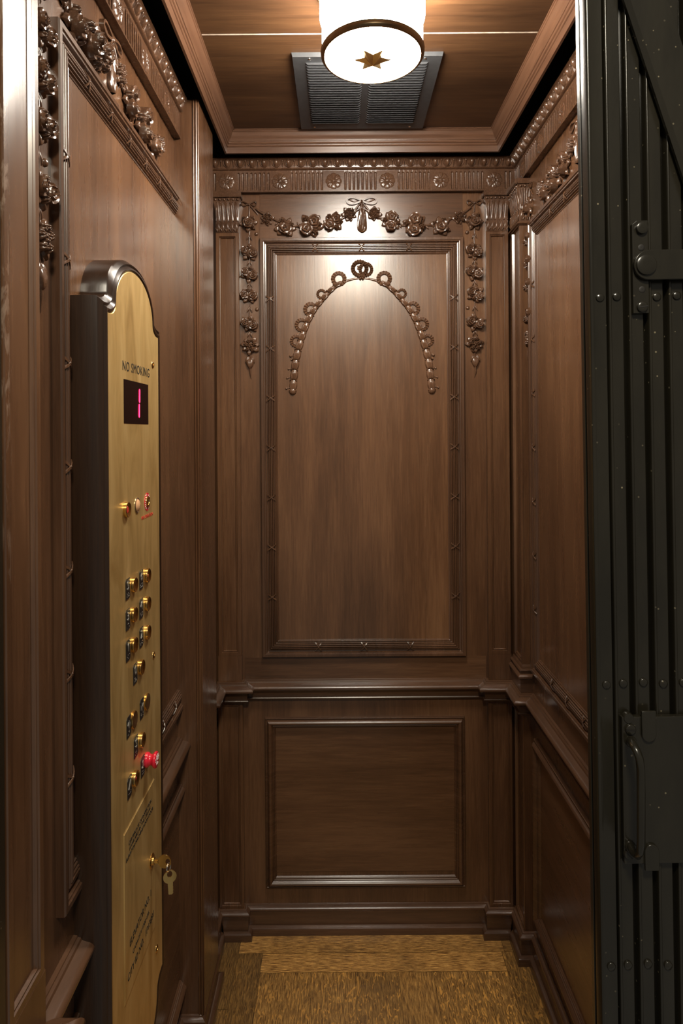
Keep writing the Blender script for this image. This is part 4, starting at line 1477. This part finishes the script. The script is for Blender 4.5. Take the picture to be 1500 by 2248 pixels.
bpy.context.view_layer.update()
a1 = at(281, 1851); a2 = at(330.5, 1759)
fitted('CERTIFICATE OF INSPECTION', (a1[1] + a2[1]) / 2, a2[0] - a1[0], 0.0085, ycen=(a1[0] + a2[0]) / 2)
a1 = at(282, 1862); a2 = at(328.5, 1773)
fitted('AVAILABLE IN THE CELLAR', (a1[1] + a2[1]) / 2, a2[0] - a1[0], 0.0085, ycen=(a1[0] + a2[0]) / 2)
a1 = at(275, 1888); a2 = at(334, 1774)
fitted('ELEVATOR MACHINE ROOM DOOR', (a1[1] + a2[1]) / 2 - 0.001, a2[0] - a1[0], 0.0085, ycen=(a1[0] + a2[0]) / 2)
a1 = at(284, 2070); a2 = at(330, 1961)
fitted('ELEVATOR NO. 1', (a1[1] + a2[1]) / 2, a2[0] - a1[0], 0.0165, ycen=(a1[0] + a2[0]) / 2)
a1 = at(290, 2086); a2 = at(326, 2005)
fitted('CAPACITY 1200 LBS.', (a1[1] + a2[1]) / 2, a2[0] - a1[0], 0.0090, ycen=(a1[0] + a2[0]) / 2)
a1 = at(279.5, 2146); a2 = at(336, 2008)
fitted('CITY ID NO.  1P13891', (a1[1] + a2[1]) / 2, a2[0] - a1[0], 0.0165, ycen=(a1[0] + a2[0]) / 2)

# lock of the cabinet door, keys ----------------------------------------
ky, kz = at(331.5, 1890)
mb = MB(); mb.lathe(PM(ky, kz), [(0.0125, 0.0005), (0.0128, 0.0022), (0.0115, 0.0034), (0.0070, 0.0036), (0.0068, 0.0060), (0.0058, 0.0066), (0.0002, 0.0066)], 30)
mb.build('lock_cylinder', BP, cp, smooth=40)
key = thing('brass_key', 'round-headed brass key standing in the control panel lock', 'key', (BX + 0.0066, ky, kz))
KW = Wall((0, ky, 0), (1, 0, 0), (0, -1, 0))          # plane facing the camera


def ring_plate(mb, W, u, v, R, hole, hu, hv, w0, w1, n=28):
    for ww in (w0, w1):
        mb.grid([[W(u + R * math.cos(2 * PI * j / n), v + R * math.sin(2 * PI * j / n), ww) for j in range(n)],
                 [W(u + hu + hole * math.cos(2 * PI * j / n), v + hv + hole * 1.25 * math.sin(2 * PI * j / n), ww) for j in range(n)]], True)
    mb.grid([[W(u + R * math.cos(2 * PI * j / n), v + R * math.sin(2 * PI * j / n), ww) for j in range(n)] for ww in (w0, w1)], True)
    mb.grid([[W(u + hu + hole * math.cos(2 * PI * j / n), v + hv + hole * 1.25 * math.sin(2 * PI * j / n), ww) for j in range(n)] for ww in (w0, w1)], True)


hx = BX + 0.0245
mb = MB(); ring_plate(mb, KW, hx, kz - 0.001, 0.0120, 0.0042, 0.0062, 0.0, -0.0011, 0.0011)
mb.build('bow', BP, key, smooth=40)
mb = MB(); mb.wbox(KW, BX + 0.0067, BX + 0.0135, kz - 0.0042, kz + 0.0036, -0.0011, 0.0011)
mb.wbox(KW, BX + 0.0067, BX + 0.0130, kz + 0.0010, kz + 0.0018, 0.0011, 0.0017)
mb.wbox(KW, BX + 0.0067, BX + 0.0130, kz - 0.0022, kz - 0.0014, 0.0011, 0.0017)
mb.build('shank', BP, key, smooth=0)
kr = thing('key_ring', 'thin silver split ring hanging from the brass key in the lock', 'key ring', (hx + 0.006, ky, kz - 0.013))
mb = MB()
cx_, cz_ = hx + 0.0050, kz - 0.0120
mb.tube([(cx_ + 0.0015 * math.cos(a) + 0.002, ky + 0.0072 * math.cos(a), cz_ + 0.0082 * math.sin(a)) for a in [2 * PI * i / 30 for i in range(31)]], 0.0006, 6, False)
mb.tube([(cx_ + 0.0015 * math.cos(a) + 0.0031, ky + 0.0070 * math.cos(a), cz_ + 0.0080 * math.sin(a)) for a in [2 * PI * i / 30 for i in range(31)]], 0.0006, 6, False)
mb.build('ring_wire', CHR, kr)
k2 = thing('spare_key', 'second brass key hanging below the lock from the split ring', 'key', (hx + 0.007, ky, kz - 0.020))
M2 = Matrix.Rotation(0.35, 3, 'Z')


class Rot(Wall):
    def __init__(s, c, ax):
        s.c = Vector(c); s.U = M2 @ Vector((1, 0, 0)); s.N = M2 @ Vector((0, -1, 0)); s.ax = ax

    def __call__(s, u, v, w):
        u, v = u * math.cos(s.ax) - v * math.sin(s.ax), u * math.sin(s.ax) + v * math.cos(s.ax)
        p = s.c + s.U * u + s.N * w
        return (p.x, p.y, s.c.z + v)


K2 = Rot((hx + 0.0095, ky, kz - 0.0285), 0.06)
mb = MB(); ring_plate(mb, K2, 0, 0, 0.0118, 0.0046, 0.0, 0.0050, -0.0011, 0.0011)
mb.build('bow', BP, k2, smooth=40)
mb = MB(); mb.wpoly(K2, [(-0.0045, -0.0105), (0.0045, -0.0105), (0.0045, -0.0150), (0.0040, -0.0170), (0.0046, -0.0195), (0.0038, -0.0220), (0.0045, -0.0245), (0.0035, -0.0275), (0.0042, -0.0300), (0.0015, -0.0325), (-0.0045, -0.0310)], -0.0010, 0.0010)
mb.build('blade', BP, k2, smooth=0)

# ------------------------------------------------------------------ doorway and folding gate
mb = MB(); mb.box(XL - 0.10, -0.3685, 0.630, YN - 0.002, 0, Z(0.9))
struct(mb.build('trim_19', GP, smooth=0, bevel=0.002), 'dark painted door jamb at the left edge of the opening', 'trim')

mb = MB(); mb.box(0.52, 0.68, 0.630, YN - 0.002, 0, Z(0.9))
struct(mb.build('trim_20', GP, smooth=0, bevel=0.002), 'dark painted door jamb beyond the folding gate', 'trim')
mb = MB(); mb.box(XL - 0.05, XR + 0.05, 0.560, 0.605, -0.03, 0.002)
struct(mb.build('trim_21', BD, smooth=0, bevel=0.002), 'metal door sill at the threshold', 'trim')
GY = 0.700
gate = thing('folding_gate', 'black steel folding gate of upright slats drawn across the doorway', 'gate', (0.275, GY, 0.012))
GW = Wall((0, GY, 0), (1, 0, 0), (0, -1, 0))
g0, g1 = 0.012, Z(0.80)
# leading post with a groove down its edge
mb = MB()
pp = [(0.2775, GY + 0.027), (0.2775, GY + 0.020), (0.2800, GY + 0.0195), (0.2800, GY + 0.0150), (0.2775, GY + 0.0145), (0.2775, GY + 0.001), (0.2785, GY - 0.0005), (0.2800, GY - 0.001),
      (0.2818, GY - 0.0005), (0.2825, GY + 0.0008), (0.2835, GY + 0.001), (0.2955, GY + 0.001), (0.2960, GY + 0.002), (0.2960, GY + 0.027)]
pp = [(x + 0.0065, y) for x, y in pp]
mb.grid([[(x, y, z) for x, y in pp] for z in (g0, g1)], False)
mb.add([(0.284, GY + 0.027, g0), (0.3025, GY + 0.027, g0), (0.3025, GY + 0.027, g1), (0.284, GY + 0.027, g1)], [(0, 1, 2, 3)])
mb.build('leading_post', GP, gate, smooth=40)
SLX = [0.3050 + 0.0220 * k for k in range(9)]
for x0 in SLX:
    mb = MB()
    sl = [(x0 - 0.0015, GY + 0.012)]
    for i in range(7):
        a = PI - PI * i / 6
        sl.append((x0 + 0.0012 + 0.0017 * math.cos(a), GY + 0.0010 - 0.0022 * math.sin(a)))
    sl += [(x0 + 0.0032, GY + 0.0015), (x0 + 0.0155, GY + 0.0015), (x0 + 0.0165, GY + 0.0025), (x0 + 0.0165, GY + 0.012), (x0 + 0.0205, GY + 0.013), (x0 + 0.0205, GY + 0.016), (x0 - 0.0015, GY + 0.016)]
    mb.grid([[(x, y, z) for x, y in sl] for z in (g0, g1)], False)
    mb.add([(x0 - 0.0015, GY + 0.012, g0), (x0 - 0.0015, GY + 0.016, g0), (x0 - 0.0015, GY + 0.016, g1), (x0 - 0.0015, GY + 0.012, g1)], [(0, 1, 2, 3)])
    mb.build('slat', GP, gate, smooth=40)


def gp(px, py, w=0.0):
    dx, dy = dero(px, py)
    Y = GY - w
    z = CAMZ - dy / F * Y
    return dx / F * Y + 0.010 * (z - 0.85), z


# rivet rows
for py in (651, 1502, 2121):
    zz = gp(1400, py)[1]
    for k, x0 in enumerate([0.2865] + SLX):
        mb = MB(); cx = x0 + (0.0090 if k == 0 else 0.0090)
        mb.lathe(Matrix(((1, 0, 0, cx), (0, 0, -1, GY + 0.0012), (0, 1, 0, zz + (0.001 * ((k * 7) % 3 - 1))), (0, 0, 0, 1))), [(0.0046, -0.001), (0.0046, 0.0010), (0.0038, 0.0018), (0.0002, 0.0020)], 18)
        mb.build('rivet', GP, gate, smooth=45)


def gdisc(name, px, py, r, w0, h, parent, mat=GP, slot=None, domed=0.3):
    u, v = gp(px, py, w0)
    mb = MB()
    M = Matrix(((1, 0, 0, u), (0, 0, -1, GY - w0), (0, 1, 0, v), (0, 0, 0, 1)))
    mb.lathe(M, [(r, -0.001), (r, h * (1 - domed)), (r * 0.86, h * 0.96), (r * 0.4, h), (0.0002, h)], 28)
    o = mb.build(name, mat, parent, smooth=45)
    if slot is not None:
        m = MB(); m.box(-r * 0.95, r * 0.95, -0.0003, 0.0003, -0.0007, 0.0007)
        R = Matrix.Translation((u, GY - w0 - h, v)) @ Matrix.Rotation(slot, 4, 'Y')
        m.v = [tuple(R @ Vector(p)) for p in m.v]
        m.build('slot', ENG, o, smooth=0)
    return o


# hinge plate, bar and pivot
u0, v1 = gp(1384, 488); u1, v0 = gp(1422, 690)
mb = MB(); mb.wpoly(GW, [(u0, v0), (u1, v0), (u1, v1), (u0 + 0.005, v1), (u0, v1 - 0.004)], -0.001, 0.0045)
hp = mb.build('hinge_plate', GP, gate, smooth=0, bevel=0.0006)
gdisc('bolt_head', 1408, 503, 0.0062, 0.0045, 0.0042, hp, domed=0.15)
gdisc('dark_hole_disc', 1408, 545, 0.0036, 0.0040, 0.0010, hp, mat=ENG)  # open holes in the plate, their dark inside painted as black discs
gdisc('dark_hole_disc', 1410, 637, 0.0036, 0.0040, 0.0010, hp, mat=ENG)
gdisc('slotted_screw', 1410, 675, 0.0058, 0.0045, 0.0030, hp, slot=-0.12)
cu_, cv_ = gp(1417, 587)
r_ = 0.0163
pts = [(cu_ + r_ * math.cos(a), cv_ + r_ * math.sin(a)) for a in [PI / 2 + PI * i / 18 for i in range(19)]]
pts = [(0.515, cv_ + r_)] + pts + [(0.515, cv_ - r_)]
mb = MB(); mb.wpoly(GW, pts, 0.0050, 0.0095)
bar = mb.build('pivot_bar', GP, gate, smooth=30, bevel=0.0008)
gdisc('pivot_rivet', 1419, 583, 0.0108, 0.0095, 0.0030, bar)
# lattice arm crossing the top
ex = [(1374, 0), (1506, 397)]
a = Vector(gp(*ex[0], 0.010)); b = Vector(gp(*ex[1], 0.010))
d = (b - a).normalized(); nn = Vector((d.y, -d.x));  nn = nn if nn.x > 0 else -nn
a0_ = a - d * 0.075; b0_ = b + d * 0.100
wd_ = 0.0445
mb = MB()
quad = [a0_, b0_, b0_ + nn * wd_, a0_ + nn * wd_]
qi = [a0_ + nn * 0.0046, b0_ + nn * 0.0046, b0_ + nn * (wd_ - 0.002), a0_ + nn * (wd_ - 0.002)]
mb.grid([[GW(p.x, p.y, 0.003) for p in quad], [GW(p.x, p.y, 0.0070) for p in quad], [GW(p.x, p.y, 0.0105) for p in qi]], True)
mb.add([GW(p.x, p.y, 0.0105) for p in qi], [(0, 1, 2, 3)])
mb.build('lattice_arm', GP, gate, smooth=0)

# latch box with pull handle
u0, v1 = gp(1366, 1575, 0.006); v0 = gp(1366, 1898, 0.006)[1]
mb = MB(); mb.wpoly(GW, [(u0, v0), (0.50, v0), (0.50, v1), (u0, v1)], -0.001, 0.0060)
lk = mb.build('latch_plate', GP, gate, smooth=0, bevel=0.001)
gdisc('slotted_screw', 1384, 1601, 0.0056, 0.0060, 0.0030, lk, slot=0.1)
gdisc('slotted_screw', 1379.5, 1875, 0.0050, 0.0060, 0.0030, lk, slot=0.8)
gdisc('bolt_head', 1377, 1574, 0.0058, 0.002, 0.0050, lk)
hpts = []
for (px, py, w) in ((1384, 1626, 0.006), (1386, 1628, 0.016), (1391, 1636, 0.024), (1399, 1650, 0.030), (1405, 1668, 0.033), (1407, 1690, 0.034), (1408, 1740, 0.034), (1408, 1800, 0.034),
                    (1408, 1850, 0.033), (1406, 1870, 0.031), (1400, 1878, 0.026), (1391, 1872, 0.018), (1386, 1862, 0.012), (1385, 1856, 0.006)):
    u, v = gp(px, py, w); hpts.append(GW(u, v, w))
mb = MB(); mb.tube(hpts, 0.0042, 12)
mb.build('pull_handle', GP, lk, smooth=60)['label'] = 'bent rod pull handle'
gdisc('handle_foot', 1384, 1627, 0.0060, 0.006, 0.0040, lk)
gdisc('handle_foot', 1384, 1859, 0.0060, 0.006, 0.0040, lk)
for (x0, y0_, x1, y1_, topr) in ((1411, 1563, 1441, 1631, False), (1418, 1856, 1448, 1914, True)):
    a_ = gp(x0, y1_, 0.009); b_ = gp(x1, y0_, 0.009)
    um, rr_ = (a_[0] + b_[0]) / 2, (b_[0] - a_[0]) / 2
    if topr:
        pts = [(a_[0], a_[1]), (b_[0], a_[1])] + [(um + rr_ * math.cos(t), b_[1] - rr_ + rr_ * math.sin(t)) for t in [PI * i / 12 for i in range(13)]]
    else:
        pts = [(b_[0], b_[1]), (a_[0], b_[1])] + [(um - rr_ * math.cos(t), a_[1] + rr_ - rr_ * math.sin(t)) for t in [PI * i / 12 for i in range(13)]]
    mb = MB(); mb.wpoly(GW, pts, 0.0055, 0.0090)
    mb.build('guide_clip', GP, lk, smooth=30, bevel=0.0006)
gate.rotation_euler = (0, -0.010, 0)      # the old gate leans a little
gate.location.x += 0.0084

# ------------------------------------------------------------------ light and camera
W_ = bpy.data.worlds.new('lobby'); SC.world = W_; W_.use_nodes = True
W_.node_tree.nodes['Background'].inputs[0].default_value = (1.0, 0.93, 0.80, 1)
W_.node_tree.nodes['Background'].inputs[1].default_value = 0.055
lt = bpy.data.lights.new('lobby_light', 'AREA'); lt.energy = 7.0; lt.size = 0.22; lt.color = (1.0, 0.90, 0.72)
lo = bpy.data.objects.new('lobby_light', lt); COL.objects.link(lo)
lo.location = (0.10, -0.35, 2.55); lo.rotation_euler = (math.radians(30), 0, 0)

cam = bpy.data.cameras.new('camera')
cam.sensor_fit = 'AUTO'; cam.sensor_width = 36
cam.lens = F / 2248 * 36
cam.shift_x = (750 - VPX) / 2248
cam.shift_y = -(1124 - VPY) / 2248
cam.clip_start = 0.02
co = bpy.data.objects.new('camera', cam); COL.objects.link(co)
r = Vector((1, 0, -ROLL)).normalized(); bck = Vector((0, -1, 0)); u = bck.cross(r)
co.matrix_world = Matrix(((r.x, u.x, bck.x, 0), (r.y, u.y, bck.y, 0), (r.z, u.z, bck.z, CAMZ), (0, 0, 0, 1)))
SC.camera = co
SC.view_settings.view_transform = 'Standard'
SC.view_settings.look = 'None'
SC.view_settings.gamma = 1
SC.view_settings.use_curve_mapping = False
SC.view_settings.exposure = 1.6
SC.cycles.use_denoising = True
SC.cycles.max_bounces = 8
SC.cycles.sample_clamp_indirect = 6

bpy.context.view_layer.update()
dg = bpy.context.evaluated_depsgraph_get()
for o in [o for o in bpy.data.objects if o.type == 'FONT']:
    me = bpy.data.meshes.new_from_object(o.evaluated_get(dg))
    nm, par, mat = o.name, o.parent, o.matrix_basis.copy()
    o.name = 'old'
    n_ = bpy.data.objects.new(nm, me); COL.objects.link(n_)
    n_.parent = par; n_.matrix_basis = mat
    bpy.data.objects.remove(o)
